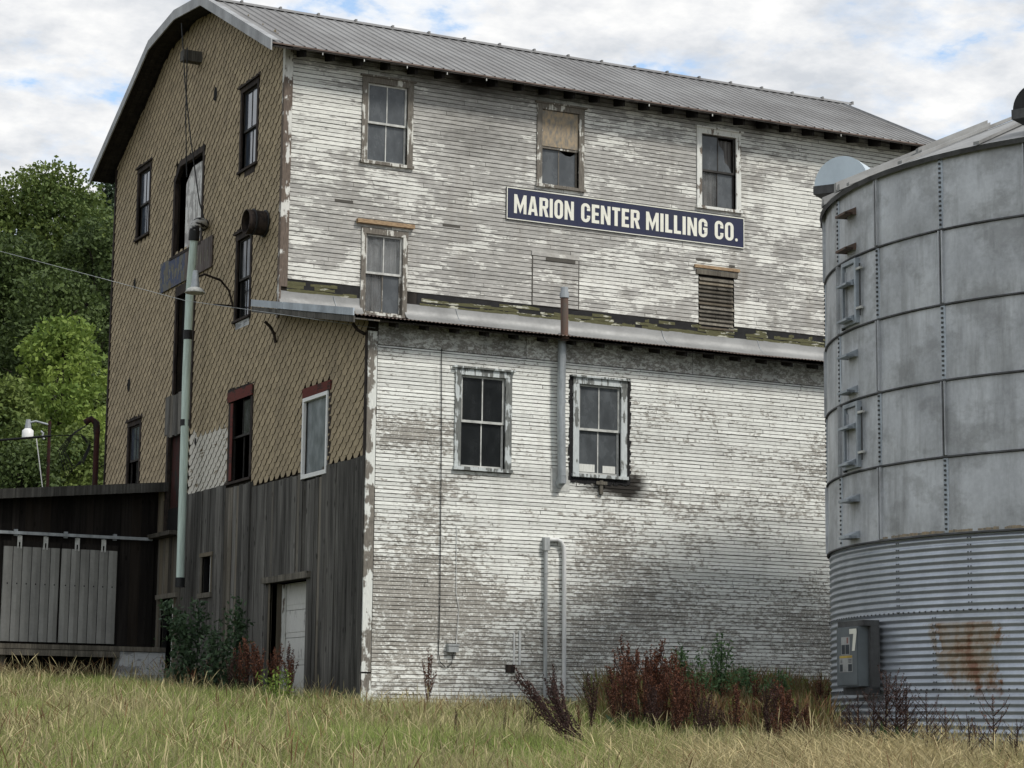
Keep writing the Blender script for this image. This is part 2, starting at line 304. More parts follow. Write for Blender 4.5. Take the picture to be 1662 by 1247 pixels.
L(t, mixc(t, mrange(t, b_, 0.3, 0.7), (0.03, 0.034, 0.014), mixc(t, mrange(t, a, 0.4, 0.6), (0.075, 0.095, 0.03), (0.15, 0.12, 0.06))), bs.inputs['Base Color']); bs.inputs['Roughness'].default_value = 0.95; bump(t, bs, b_, 0.8, 0.05)
M['earth'] = m_
g, nx, ny = grid('ground', -400, 400, -300, 120, 5.0, None)
def gz_far(x, y): return gz(x, y)
o = g.build('ground', M['earth']); tag(o, kind='structure')
M['forest_floor'] = simple('forest_floor', (0.030, 0.045, 0.016), 0.95, 0, 0.4, 0.6)
hb = MB(); xs = list(range(-400, 401, 20)); ys = [119.9, 150, 190, 240, 300, 380, 480]
def hz(x, y): return gz(x, 119.9)+ (y-119.9)*0.22 + 6*mnoise.noise(Vector((x*0.012, y*0.012, 3)))*(min(1, (y-119.9)/60))
hb.add([(x, y, hz(x, y)) for y in ys for x in xs], [(j*len(xs)+i, j*len(xs)+i+1, (j+1)*len(xs)+i+1, (j+1)*len(xs)+i) for j in range(len(ys)-1) for i in range(len(xs)-1)], 0, True)
tag(hb.build('hillside', M['forest_floor']), kind='structure')

# ------------------------------------------------------------------ mill building
S = 4.53; XR = 15.8; YB = 16.0
mill = thing('mill_building', 'old three storey mill with peeling white clapboard front, tan shingled gable and grey metal roof', 'building', (0, 0, 0.15))
PROF = [(4.53, 13.60), (8.43, 15.50), (10.27, 15.70), (12.10, 15.50), (16.0, 13.60)]     # roof underside over the gable
def ztop(y):
    for (a, za_), (b, zb) in zip(PROF, PROF[1:]):
        if a <= y <= b: return za_+(zb-za_)*(y-a)/(b-a)
    return 13.6
def low_roof(y): return 7.13+(y+0.45)*0.197       # underside line of the lean-to roof
def cut(u0, u1, v0, v1, openings):
    iv = [(u0, u1)]
    for (a, b, c, d) in openings:
        if c < v1-1e-4 and d > v0+1e-4:
            nv = []
            for (p, q) in iv:
                if b <= p or a >= q: nv.append((p, q)); continue
                if a > p: nv.append((p, a))
                if b < q: nv.append((b, q))
            iv = nv
    return iv
def siding(mb, F, u0, u1, v0, v1, e, openings, fn, gr=0.013, seed=0):
    r = random.Random(seed); n = int(math.ceil((v1-v0)/e))
    for k in range(n):
        a = v0+k*e; b = min(a+e, v1)
        for (p, q) in cut(u0, u1, a+0.005, b-0.005, openings):
            # board joints
            js = [p]; x = p+r.uniform(0.5, 4.2)
            while x < q-0.4: js.append(x); x += r.uniform(2.2, 4.9)
            js.append(q)
            for i in range(len(js)-1):
                s0 = js[i]+(0.004 if i else 0); s1 = js[i+1]-(0.004 if i < len(js)-2 else 0)
                bid = r.random(); off = r.gauss(0, 0.0018); nn = max(1, int((s1-s0)/0.3)); vs = []; pe = []; dk = []; tilt = r.gauss(0, 0.0015)
                for j in range(nn+1):
                    u = s0+(s1-s0)*j/nn; sag = 0.005*mnoise.noise(Vector((u*0.8, k*0.7, seed)))
                    pl, d_ = fn(u, a)
                    for (vv, ww) in ((a+gr*(0.8+0.5*r.random())+sag, 0.016+off+tilt), (b+sag*0.0, 0.010+off)):
                        vs.append(F(u, vv, ww)); pe.append(pl); dk.append(d_)
                fs = [(2*j, 2*j+2, 2*j+3, 2*j+1) for j in range(nn)]
                mb.add(vs, fs, 0, peel=pe, dark=dk, brd=[bid]*len(vs))
                # underside lip of the board
                vl = []
                for j in range(nn+1): vl += [vs[2*j], tuple(Vector(vs[2*j])+Vector(F(0, 0, -0.016))-Vector(F(0, 0, 0)))]
                mb.add(vl, [(2*j, 2*j+1, 2*j+3, 2*j+2) for j in range(nn)], 1)
            # the shadow groove behind
            mb.add([F(p, a-0.002, 0), F(q, a-0.002, 0), F(q, b, 0), F(p, b, 0)], [(0, 1, 2, 3)], 1)
def blob(u, v, cu, cv, ru, rv): return math.exp(-((u-cu)/ru)**2-((v-cv)/rv)**2)
def f_low(u, v):
    nz = mnoise.noise(Vector((u*0.45, v*1.1, 5)))
    p = 0.33+0.18*nz+0.12*mnoise.noise(Vector((u*1.9, v*4.5, 15))) + 0.25/(1+math.exp((v-2.75)/0.28)) - 0.10*max(0, (v-5.0)/2)
    p += 0.42*blob(u, v, 0.9, 5.15, 1.0, 0.28)+0.25*blob(u, v, 1.0, 4.2, 0.9, 0.25)+0.20*blob(u, v, 4.85, 3.6, 0.5, 0.9)+0.22*blob(u, v, 9.6, 5.5, 0.35, 0.6)
    p += 0.25*blob(u, v, 0.8, 2.3, 1.2, 0.5)+0.1*blob(u, v, 6.3, 3.4, 1.0, 0.5)+0.16*blob(u, v, 8.5, 4.3, 1.8, 0.2)+0.02*blob(u, v, 7.0, 2.0, 1.8, 0.5)-0.12*blob(u, v, 7.5, 3.1, 1.6, 0.4)
    p -= 0.30*blob(u, v, 6.2, 1.55, 0.6, 0.4)+0.15*blob(u, v, 9.0, 1.3, 1.5, 0.4)
    if v < 1.0: p -= 0.12
    d = 0.42*max(0, (v-6.45)/0.4) + 0.28*blob(u, v, 4.75, 3.8, 0.25, 0.7) + 1.2*blob(u, v, 5.36, 4.50, 0.30, 0.30) + 0.7*blob(u, v, 4.8, 4.42, 0.7, 0.14)  # first term paints in shade under the lean-to eave; blobs are stains
    d += 0.22*blob(u, v, 3.45, 2.4, 0.16, 1.3)+0.15*blob(u, v, 4.7, 2.0, 0.3, 1.4)+0.18*blob(u, v, 0.0, 0.5, 0.5, 0.5)
    return min(0.97, max(0.06, p)), min(1, d)
def f_up(u, v):
    nz = mnoise.noise(Vector((u*0.4, v*0.9, 9)))
    p = 0.55+0.20*nz+0.14*mnoise.noise(Vector((u*1.7, v*4.0, 19))) + 0.34*blob(u, v, 4.1, 12.3, 1.5, 1.1) - 0.34*blob(u, v, 0.8, 12.4, 0.9, 1.0) - 0.12*blob(u, v, 12.6, 11.6, 2.4, 1.8) - 0.16*blob(u, v, 8.0, 9.3, 2.2, 0.6) + 0.18*blob(u, v, 8.4, 12.0, 0.9, 0.8) - 0.18*blob(u, v, 8.0, 12.9, 1.2, 0.35)
    p += 0.16*blob(u, v, 3.4, 10.3, 1.6, 0.5)+0.1*blob(u, v, 1.0, 10.2, 1.0, 0.5)-0.22*blob(u, v, 0.5, 8.9, 0.7, 0.25)-0.22*blob(u, v, 0.4, 9.6, 0.4, 0.25)
    d = 1.0*max(0, (v-12.95)/0.5)*(0.65+0.9*mnoise.noise(Vector((u*1.1, 2, 0)))) + 0.40*blob(u, v, 4.2, 12.2, 1.5, 0.9)+0.25*blob(u, v, 4.9, 13.1, 1.2, 0.3)+0.15*blob(u, v, 8.3, 11.8, 0.9, 0.7)  # first term darkens unevenly towards the eave
    return min(0.97, max(0.08, p)), min(1, max(0, d))
# openings: u0,u1,v0,v1 of the casing; the wall is cut at the inner edge of the casing
CW = 0.125
UW = [(1.65, 2.79), (5.66, 6.80), (9.62, 10.76)]
up_open = [(a+CW, b-CW, 11.30+0.06, 13.15-0.14) for a, b in UW] + [(1.70+0.06, 2.72-0.06, 8.0, 9.86), (9.66, 10.58, 8.62, 9.88)]
low_win = [(1.69, 2.84, 4.60, 6.49), (4.12, 5.27, 4.62, 6.52)]
low_open = [(a+CW, b-CW, c+0.06, d-0.15) for a, b, c, d in low_win]
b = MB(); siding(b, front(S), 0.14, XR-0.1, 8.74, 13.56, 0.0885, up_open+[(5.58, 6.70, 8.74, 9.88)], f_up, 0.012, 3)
# loose dark gaps where a board has gone
for (u0, u1, v) in ((1.1, 1.5, 10.43), (3.5, 3.9, 10.19), (9.6, 10.0, 10.13), (10.45, 10.6, 10.06), (6.1, 6.62, 9.80)):
    b.box(front(S), u0, u1, v, v+0.055, 0.017, 0.019, 1)
b.build('upper_wall', M['up'], mill)
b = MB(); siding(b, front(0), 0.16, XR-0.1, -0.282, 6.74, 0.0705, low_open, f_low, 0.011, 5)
b.build('lower_wall', M['low'], mill)
# frieze board of the lower wall
b = MB(); rr = random.Random(3); u = 0.16
while u < XR-0.1:
    u2 = min(u+rr.uniform(2.5, 4.5), XR-0.1); n_ = 10
    for j in range(n_):
        a0 = u+(u2-u)*j/n_; a1 = u+(u2-u)*(j+1)/n_
        d0 = 0.30+0.25*mnoise.noise(Vector((a0*1.4, 0, 0))); b.add([front(0)(a0, 6.752, 0.022), front(0)(a1-(0.008 if j == n_-1 else 0), 6.752, 0.022), front(0)(a1-(0.008 if j == n_-1 else 0), 7.20, 0.022), front(0)(a0, 7.20, 0.022)], [(0, 1, 2, 3)], 0, peel=0.55, dark=d0, brd=u)
    u = u2
b.build('frieze_board', M['low'], mill)
# backing shells (a closed house so that the rooms behind the windows are dark)
b = MB()
def shell(mb, F, u0, u1, v0, v1, openings, w0=-0.10, w1=-0.002):
    vsx = sorted({v0, v1, *[max(v0, min(v1, o_[2])) for o_ in openings], *[max(v0, min(v1, o_[3])) for o_ in openings]})
    for a, c in zip(vsx, vsx[1:]):
        if c-a < 1e-4: continue
        for (p, q) in cut(u0, u1, a+1e-5, c-1e-5, openings): mb.box(F, p, q, a, c, w0, w1)
shell(b, front(S), 0.1, XR-0.1, 7.9, 13.56, up_open); shell(b, front(0), 0.1, XR-0.1, 0.0, 7.13, low_open)
b.box(W3, 0.1, XR, YB-0.1, YB, -0.2, 13.5); b.box(W3, XR-0.1, XR, S, YB-0.1, -0.2, 13.5); b.box(W3, XR-0.1, XR, 0, S, -0.2, 7.0)
b.add([(XR, y, z) for y, z in PROF]+[(XR, 16, 13.4), (XR, 4.53, 13.4)], [(0, 1, 2, 3, 4, 5, 6)])
b.build('wall_backing', M['soffit'], mill)
# corner boards
b = MB(); b.box(W3, -0.035, 0.14, -0.035, 0.0, 0.95, 6.98); b.box(W3, -0.035, -0.004, 0.0, 0.10, 0.95, 6.98); b.box(W3, -0.03, 0.16, -0.025, 0.0, 0.2, 0.92)
b.build('corner_board', M['corner'], mill)
b = MB(); b.box(W3, -0.03, 0.13, S-0.035, S, 8.58, 13.5); b.box(W3, -0.045, -0.004, S-0.034, S+0.09, 7.95, 13.55)
b.build('corner_board', M['corner_bare'], mill)
# mossy rotten strip above the flashing
b = MB(); rr = random.Random(9)
for row, (v0_, miss) in enumerate(((8.49, 0.08), (8.565, 0.22), (8.64, 0.55))):
    u = 0.13
    while u < XR-0.2:
        u2 = u+rr.uniform(0.06, 0.55)
        if not (1.45 < u < 2.75) and rr.random() > miss:
            ue = min(u2, 1.68 if u < 1.6 else 99); z_a = v0_+0.068+rr.uniform(-.025, .012); z_b = v0_+0.068+rr.uniform(-.025, .012); w_ = 0.013+rr.uniform(-.002, .004)
            b.add([front(S)(u, v0_, w_), front(S)(ue, v0_, w_), front(S)(ue, z_b, w_), front(S)((u+ue)/2, (z_a+z_b)/2+rr.uniform(-.015, .02), w_), front(S)(u, z_a, w_)], [(0, 1, 2, 3, 4)], 0)
        u = u2
b.build('mossy_strip', M['moss'], mill)
b = MB(); u = 0.13
while u < XR-0.2:
    u2 = u+rr.uniform(0.2, 0.6)
    if not (1.45 < u < 2.75): b.box(front(S), u, min(u2, 1.68 if u < 1.6 else 99), 8.5, 8.73, 0.0, 0.007+rr.uniform(0, 0.003))
    u = u2
b.build('tar_paper', M['tar'], mill)
# curved flashing where the lean-to meets the wall
b = MB()
for (a, c) in ((-0.03, 1.74), (2.68, XR)):
    n_ = max(2, int((c-a)/0.35)); prof = [(8.50, 0.012), (8.38, 0.02), (8.28, 0.05), (8.20, 0.12), (8.14, 0.24), (8.10, 0.42)]
    vs = [];
    for i in range(n_+1):
        u = a+(c-a)*i/n_; dz = 0.012*mnoise.noise(Vector((u*0.9, 1, 1)))
        for (v, w_) in prof: vs.append(front(S)(u, v+dz, w_+0.01*mnoise.noise(Vector((u*1.3, v*2, 1)))))
    k = len(prof); b.add(vs, [(i*k+j+1, (i+1)*k+j+1, (i+1)*k+j, i*k+j) for i in range(n_) for j in range(k-1)], 0, True)
    x = a+1.15
    while x < c-0.3:
        b.tube([front(S)(x+0.03*i, v, w_+0.004) for i, (v, w_) in enumerate(prof)], 0.008, 5, 1); x += 2.45
b.build('flashing', [M['flash'], M['zinc']], mill)
# tan hexagonal shingles of the gable
GO = {}   # gable openings (inner), u=y
gwin = [(6.00, 7.10, 11.40, 13.28), (13.16, 14.22, 11.33, 13.12), (6.14, 7.12, 8.23, 10.13), (5.82, 7.24, 4.87, 6.80), (1.80, 3.05, 4.54, 6.32), (13.22, 14.26, 5.2, 7.02)]
g_inner = [(a+0.10, b_-0.10, c+0.04, d-0.12) for a, b_, c, d in gwin]
hay = (9.42, 11.32, 10.47, 12.55); mid = (9.75, 10.90, 7.25, 9.45); reddoor = (9.95, 11.15, 4.15, 6.35)
def in_gable(y, z, pad=0.0):
    if z < 4.74 or y < 0.02 or y > YB-0.02: return False
    if y < S: return z < low_roof(y)-0.02
    return z < ztop(y)-0.02
b = MB(); bk = MB(); Fg = gab(0.0); rr = random.Random(21)
pw, ph = 0.30, 0.1135; fl = 0.066
openg = g_inner+[hay, mid, reddoor]
rows = int((15.8-4.6)/ph)
for k in range(rows):
    v = 4.62+k*ph
    for i in range(-1, 56):
        u = i*pw+(pw/2 if k % 2 else 0)
        if not in_gable(u, v+ph) or not in_gable(u, v+0.05): continue
        if any(a-0.02 < u < c+0.02 and d-0.02 < v+ph < e_+0.02 for a, c, d, e_ in openg): continue
        gone = rr.random() < 0.0006
        if gone: continue
        jt = rr.gauss(0, 0.004); jw = rr.gauss(0, 0.0015)
        # world y grows to the left when the gable is faced; outline of the exposed part
        pts = [(u+fl, v+jt), (u-fl, v+jt), (u-pw/2, v+ph), (u-fl, v+2*ph), (u+fl, v+2*ph), (u+pw/2, v+ph)]
        pts = [(min(max(p, 0.03), YB-0.03), max(q, (4.74 if p < 1.9 else (4.56 if p < 3.02 else (4.70 if p < 5.7 else (4.80 if p < 7.2 else 4.90)))))) for p, q in pts]
        if 9.85 > u > 9.6 and v < 6.3: continue
        for (ga, gc, gd, ge) in gwin+[hay, mid, reddoor]:
            ga, gc, gd, ge = ga-0.01, gc+0.01, gd-0.01, ge+0.01
            if gd-0.02 < v+ph < ge+0.06:
                if u <= (ga+gc)/2: pts = [(min(p, ga), q) for p, q in pts]
                else: pts = [(max(p, gc), q) for p, q in pts]
        if max(p for p, q in pts)-min(p for p, q in pts) < 0.02: continue
        wv = [0.034+jw, 0.034+jw, 0.021+jw, 0.008, 0.008, 0.021+jw]
        white = 7.25 < u < 9.85 and v < 6.02+0.04*(u-7.3)
        top = [Fg(p, q, w_) for (p, q), w_ in zip(pts, wv)]; base = [Fg(p, q, -0.002) for p, q in pts]
        b.add(top, [(0, 1, 2, 3, 4, 5)], 2 if white else 0, brd=rr.random())
        b.add(top+base, [(1, 0, 6, 7), (2, 1, 7, 8), (0, 5, 11, 6)], 1)
b.build('gable_wall', [M['tan'], M['tan_shade'], M['tan_white']], mill)
b = MB()
vsx = [0.0]+sorted({4.7, low_roof(0), 7.95, 13.4, *[o_[2] for o_ in openg], *[o_[3] for o_ in openg]})
def grid_wall(mb, mi=0):
    zs = sorted({4.62, 7.2, 7.9, 8.2, 13.45, *[round(o_[2], 3) for o_ in openg], *[round(o_[3], 3) for o_ in openg]})
    for a, c in zip(zs, zs[1:]):
        ylo = 0.02 if c <= 7.21 else S
        for (p, q) in cut(ylo, YB, a+1e-4, c-1e-4, openg): mb.box(Fg, p, q, a, c, -0.1, -0.004, mi)
    for (y0, y1) in ((0.02, S),):
        mb.add([Fg(y0, 7.2, -0.004), Fg(y1, 7.2, -0.004), Fg(y1, low_roof(y1), -0.004), Fg(y0, low_roof(y0)-0.01, -0.004)], [(0, 1, 2, 3)], mi)
    mb.add([Fg(y, z, -0.004) for y, z in [(YB, 13.45), (S, 13.45)]+PROF], [tuple(range(7))], mi)
grid_wall(b); b.build('gable_backing', M['tan_shade'], mill)
# left edge board of the gable
b = MB(); b.box(W3, -0.05, -0.003, YB-0.06, YB+0.03, 4.6, 13.5); b.box(W3, -0.05, -0.003, -0.006, 0.09, 4.75, 6.98); b.build('corner_board', M['brown'], mill)
# vertical weathered boards below
b = MB(); rr = random.Random(5)
wood_open = [(2.62, 4.52, 0.0, 2.72), (8.0, 8.58, 2.72, 3.48), (10.35, 11.2, 1.2, 2.72)]
y = 0.0
tops = lambda y: 4.74 if y < 1.9 else (4.56 if y < 3.02 else (4.70 if y < 5.7 else (4.80 if y < 7.2 else 4.90)))
while y < 11.7:
    wd_ = rr.uniform(0.11, 0.27); y2 = min(y+wd_, 11.7); bid = rr.random()
    tp = tops((y+y2)/2)+rr.uniform(-0.012, 0.015); off = rr.uniform(0.0, 0.024)+(0.03 if 5.55 < y < 5.75 else 0)
    if y > 9.8: tp = min(tp, 4.12) if 9.8 < y else tp
    bot = 0.05*y-0.4+rr.uniform(0, 0.12)
    vsx = sorted({bot, tp, *[v for o_ in wood_open for v in (o_[2], o_[3]) if bot < v < tp]})
    for a, c in zip(vsx, vsx[1:]):
        for (p, q) in cut(y+0.003, y2-0.007, a+1e-4, c-1e-4, wood_open):
            b.box(Fg, p, q, a, c, 0.006, 0.036+off, 1 if y > 9.9 else 0, brd=bid)
    y = y2
b.build('board_cladding', [M['board'], M['board_lt']], mill)
b = MB(); 
for a, c in ((-0.5, 1.2), (1.2, 2.72), (2.72, 3.48), (3.48, 4.7)):
    for (p, q) in cut(0.0, YB, a+1e-4, c-1e-4, wood_open): b.box(Fg, p, q, a, c, -0.1, 0.0)
b.build('wall_backing', M['dark'], mill)
# ---- main roof
b = MB()
PR = [(3.98, 13.36), (8.43, 15.58), (10.27, 15.78), (12.11, 15.58), (16.52, 13.36)]    # top surface
x0r, x1r = -0.52, XR+0.45
def corr_roof(mb, pr, x0, x1, pitch, h, mi=0):
    xs_ = []; x = x0
    while x < x1: xs_ += [(x, 0), (x+pitch*0.80, 0), (x+pitch*0.86, h), (x+pitch*0.94, h)]; x += pitch
    xs_.append((x1, 0)); n = len(xs_)
    for (ya, za_), (yb, zb) in zip(pr, pr[1:]):
        nrm = Vector((0, -(zb-za_), yb-ya)).normalized(); vs = []
        for (x, h_) in xs_: vs += [(x, ya+nrm.y*h_, za_+nrm.z*h_), (x, yb+nrm.y*h_, zb+nrm.z*h_)]
        mb.add(vs, [(2*i, 2*i+2, 2*i+3, 2*i+1) for i in range(n-1)], mi)
        mb.add([(x0, ya, za_), (x1, ya, za_), (x1, yb, zb), (x0, yb, zb), (x0, ya, za_-0.03), (x1, ya, za_-0.03), (x1, yb, zb-0.03), (x0, yb, zb-0.03)], [(4, 7, 6, 5), (0, 4, 5, 1), (1, 5, 6, 2), (0, 3, 7, 4)], 1)
corr_roof(b, PR, x0r, x1r, 0.235, 0.022); b.build('roof', [M['roof'], M['rust_roof']], mill)
b = MB()   # break-line cap: lapped sheets
x = x0r
while x < x1r-0.3:
    for (yy, zz, sl_) in ((8.43, 15.595, 0.50), (12.11, 15.595, -0.5)):
        b.add([(x, yy-0.16*(1 if sl_ > 0 else -1), zz-0.06), (x+0.9, yy-0.16*(1 if sl_ > 0 else -1), zz-0.06), (x+0.9, yy, zz+0.045), (x, yy, zz+0.045), (x, yy+0.2*(1 if sl_ > 0 else -1), zz+0.05), (x+0.9, yy+0.2*(1 if sl_ > 0 else -1), zz+0.05)], [(0, 1, 2, 3), (3, 2, 5, 4)])
        b.box(W3, x+0.87, x+0.915, yy-0.10, yy+0.05, zz-0.02, zz+0.050)
    x += 0.9
b.build('roof_cap', M['roof'], mill)
def strip(mb, pr, x0, x1, dz0, dz1, mi=0, **at_):
    for (ya, za_), (yb, zb) in zip(pr, pr[1:]):
        mb.add([(x0, ya, za_+dz0), (x1, ya, za_+dz0), (x1, yb, zb+dz0), (x0, yb, zb+dz0), (x0, ya, za_+dz1), (x1, ya, za_+dz1), (x1, yb, zb+dz1), (x0, yb, zb+dz1)],
               [(0, 3, 2, 1), (4, 5, 6, 7), (0, 4, 7, 3), (1, 2, 6, 5), (0, 1, 5, 4), (3, 7, 6, 2)], mi, **at_)
b = MB(); strip(b, PR, x0r-0.035, x0r-0.004, -0.17, 0.045); strip(b, PR, x0r-0.035, x0r+0.14, 0.045, 0.060); b.build('rake_trim', M['roof_trim'], mill)
b = MB(); strip(b, PR, x1r+0.004, x1r+0.035, -0.17, 0.045); b.build('rake_trim', M['roof_trim'], mill)
b = MB()    # soffit boards of the overhang, eaves and rafter tails
for i, xx in enumerate((-0.50, -0.36, -0.22, -0.08)): strip(b, PR, xx, xx+0.134, -0.10, -0.065, brd=i*0.3+0.1)
for k in range(int((x1r-x0r)/0.61)):
    x = 0.2+k*0.61
    if x > XR: break
    for yy, sg in ((S, -1), (YB, 1)):
        rt = MB(); rt.add([(x, yy, 13.30), (x+0.055, yy, 13.30), (x+0.055, yy+sg*0.42, 13.20), (x, yy+sg*0.42, 13.20), (x, yy, 13.60), (x+0.055, yy, 13.60), (x+0.055, yy+sg*0.42, 13.34), (x, yy+sg*0.42, 13.34)],
              [(0, 1, 2, 3), (4, 7, 6, 5), (0, 3, 7, 4), (1, 5, 6, 2), (2, 6, 7, 3)], 0, brd=0.3); rt.build('rafter_tail', M['soffit'], mill)
strip(b, [(3.99, 13.335), (S+0.05, 13.595)], -0.08, XR+0.4, -0.035, -0.005, brd=0.5)
strip(b, [(YB, 13.585), (16.50, 13.335)], -0.08, XR+0.4, -0.035, -0.005, brd=0.5)
b.build('soffit', M['soffit'], mill)
for x in (0.55, 1.45, 2.4, 3.3, 4.2, 8.1, 9.7, 13.1):   # pale broken bits of old gutter hangers
    b = MB(); b.box(W3, x, x+0.016, 3.99, 4.01, 13.25, 13.31); b.build('gutter_hanger', M['sash_lt'], mill)
# ---- lean-to roof
LP = [(-0.47, 7.16), (S, 8.145)]
b = MB(); xs0 = -0.50
def wavy(mb, pr, x0, x1, pitch, amp, mi):
    n = int((x1-x0)/pitch*6); vs = []
    (ya, za_), (yb, zb) = pr
    for i in range(n+1):
        x = x0+(x1-x0)*i/n; d = amp*math.sin(2*math.pi*(x-x0)/pitch); vs += [(x, ya+0.012*mnoise.noise(Vector((x*2, 0, 0))), za_+d+0.02*mnoise.noise(Vector((x*0.6, 4, 0)))), (x, yb, zb+d)]
    mb.add(vs, [(2*i, 2*i+2, 2*i+3, 2*i+1) for i in range(n)], mi, True)
wavy(b, LP, xs0, XR+0.3, 0.076, 0.010, 0)
b.build('lean_to_roof', M['rust_roof'], mill)
b = MB(); strip(b, [(-0.40, 7.14), (S, 8.10)], xs0+0.02, XR+0.3, -0.05, -0.028, brd=0.2)
for k in range(27):
    x = 0.35+k*0.6
    if x > XR: break
    rt = MB(); rt.add([(x, 0, 7.10), (x+0.06, 0, 7.10), (x+0.06, -0.34, 7.02), (x, -0.34, 7.02), (x, 0, 7.18), (x+0.06, 0, 7.18), (x+0.06, -0.34, 7.10), (x, -0.34, 7.10)], [(0, 1, 2, 3), (4, 7, 6, 5), (0, 3, 7, 4), (1, 5, 6, 2), (2, 6, 7, 3)], 0, brd=0.4); rt.build('rafter_tail', M['soffit'], mill)
b.build('soffit', M['soffit'], mill)
# rake of the lean-to: new galvanised strip over old board
b = MB()
def rk(y): return 7.16+(y+0.47)*(8.145-7.16)/(S+0.47)
vs = []
for (ya, yb) in ((-0.50, 2.95), (2.97, 4.70)):
    for (xo, z0, z1, mi) in ((-0.545, -0.02, 0.115, 0), (-0.53, -0.14, -0.03, 1)):
        b.add([(xo, ya, rk(ya)+z0), (xo, yb, rk(yb)+z0), (xo, yb, rk(yb)+z1), (xo, ya, rk(ya)+z1), (xo+0.03, ya, rk(ya)+z0), (xo+0.03, yb, rk(yb)+z0), (xo+0.03, yb, rk(yb)+z1), (xo+0.03, ya, rk(ya)+z1)], [(0, 3, 2, 1), (4, 5, 6, 7), (0, 1, 5, 4), (3, 7, 6, 2), (0, 4, 7, 3), (1, 2, 6, 5)], mi, brd=0.4)
b.build('rake_trim', [M['galv'], M['board']], mill)
b = MB()
for i in range(4): strip(b, [(-0.46, 7.11), (S, 8.09)], -0.50+i*0.125, -0.50+i*0.125+0.12, -0.03, -0.005, brd=i*0.2)
b.build('rake_soffit', M['board'], mill)
b = MB(); b.tube([(-0.30, 4.55, 7.85), (-0.18, 4.55, 7.75), (-0.10, 4.55, 7.62), (-0.06, 4.55, 7.45)], 0.03, 6); b.build('eave_bracket', M['brown'], mill)
b = MB(); b.tube([(-0.30, 0.08, 7.1), (-0.2, 0.08, 6.99), (-0.06, 0.08, 6.93)], 0.03, 6)
b.build('eave_bracket', M['brown'], mill)

# ---- windows
def window(F, u0, u1, v0, v1, cas, sash, panes, cw=CW, head=0.15, cap=True, sill=0.06, back=None, label=None, muntin=True, holes=(), raise_=0.0, capmat=None):
    a, c, d, e_ = u0+cw, u1-cw, v0+sill, v1-head
    b = MB(); b.box(F, u0, a, v0+sill, e_, -0.06, 0.040); b.box(F, c, u1, v0+sill, e_, -0.06, 0.040)
    b.box(F, u0-0.005, u1+0.005, e_, v1-0.03, -0.06, 0.044)
    if cap: b.box(F, u0-0.05, u1+0.05, v1-0.03, v1+0.005, -0.002, 0.085, 1 if capmat else 0)
    wo_ = b.build('window', [cas]+([capmat] if capmat else []), mill)
    if label: wo_['label'] = label
    b = MB(); b.box(F, u0-0.02, u1+0.02, v0, v0+sill, -0.06, 0.075); par(b.build('sill', cas), wo_)
    mv = (d+e_)/2+raise_; st = 0.045; mid_ = (a+c)/2
    for nm, (p, q, w_) in (('lower', (d, mv+0.02, -0.055)), ('upper', (mv-0.02, e_, -0.02))):
        b = MB(); b.box(F, a+0.003, a+st, p, q, w_-0.03, w_); b.box(F, c-st, c-0.003, p, q, w_-0.03, w_)
        b.box(F, a+st, c-st, p, p+st, w_-0.03, w_); b.box(F, a+st, c-st, q-st*0.8, q, w_-0.03, w_)
        if muntin: b.box(F, mid_-0.011, mid_+0.011, p+st, q-st*0.8, w_-0.026, w_-0.004)
        par(b.build('sash', sash[0 if nm == 'upper' else 1] if isinstance(sash, tuple) else sash), wo_)
        for side in (0, 1):
            key = ('U' if nm == 'upper' else 'L')+str(side); pm = panes.get(key, panes.get('all'))
            ua, ub = (a+st, mid_-0.011) if side == 0 else (mid_+0.011, c-st)
            if not muntin:
                if side == 1: continue
                ub = c-st
            if pm is None: continue
            va, vb = p+st, q-st*0.8; b = MB(); wz = w_-0.014; thick = 0.006
            outline = [(ua, va), (ub, va), (ub, vb), (ua, vb)]
            if key in holes:
                W_, H_ = ub-ua, vb-va
                if key[0] == 'U': outline = [(ua, va), (ub-0.10*W_, va), (ub-0.28*W_, va+0.18*H_), (ub-0.55*W_, va+0.30*H_), (ub-0.62*W_, va+0.62*H_), (ub-0.93*W_, va+0.78*H_), (ua, vb)]
                else: outline = [(ua, va), (ub, va), (ub, vb), (ub-0.04*W_, vb-0.05*H_), (ub-0.3*W_, vb-0.13*H_), (ub-0.6*W_, vb-0.12*H_), (ub-0.85*W_, vb-0.05*H_), (ua, vb)]
            n = len(outline); b.add([F(x, y_, wz) for x, y_ in outline]+[F(x, y_, wz-thick) for x, y_ in outline], [tuple(range(n)), tuple(range(2*n-1, n-1, -1))])
            par(b.build('pane', pm), wo_)
    if back:
        for (m2, ua, ub, va, vb, dep) in back:
            b = MB(); n = 24; vs = []
            for i in range(n+1):
                x = ua+(ub-ua)*i/n; w_ = -0.16-dep+0.022*math.sin(i*1.9)+0.01*math.sin(i*0.7); vs += [F(x, va, w_), F(x, vb, w_)]
            b.add(vs, [(2*i, 2*i+2, 2*i+3, 2*i+1) for i in range(n)], 0, True); par(b.build('curtain', m2), wo_)
    return wo_
FS, F0 = front(S), front(0)
pg, pdk = M['pane_grey'], M['pane_dark']
def clear_glass(name):
    m_, t, bs = mat(name); bs.inputs['Base Color'].default_value = (0.86, 0.9, 0.9, 1); bs.inputs['Roughness'].default_value = 0.05; bs.inputs['Transmission Weight'].default_value = 0.0
    bs.inputs['Alpha'].default_value = 0.22; L(t, mrange(t, noise(t, coords(t, (3, 3, 2)).outputs[0], 2.0, 5), 0.35, 0.7, 0.12, 0.42), bs.inputs['Alpha']); bs.inputs['Base Color'].default_value = (0.20, 0.21, 0.21, 1)
    return m_
M['clear'] = clear_glass('dusty_clear_pane'); cg = M['clear']
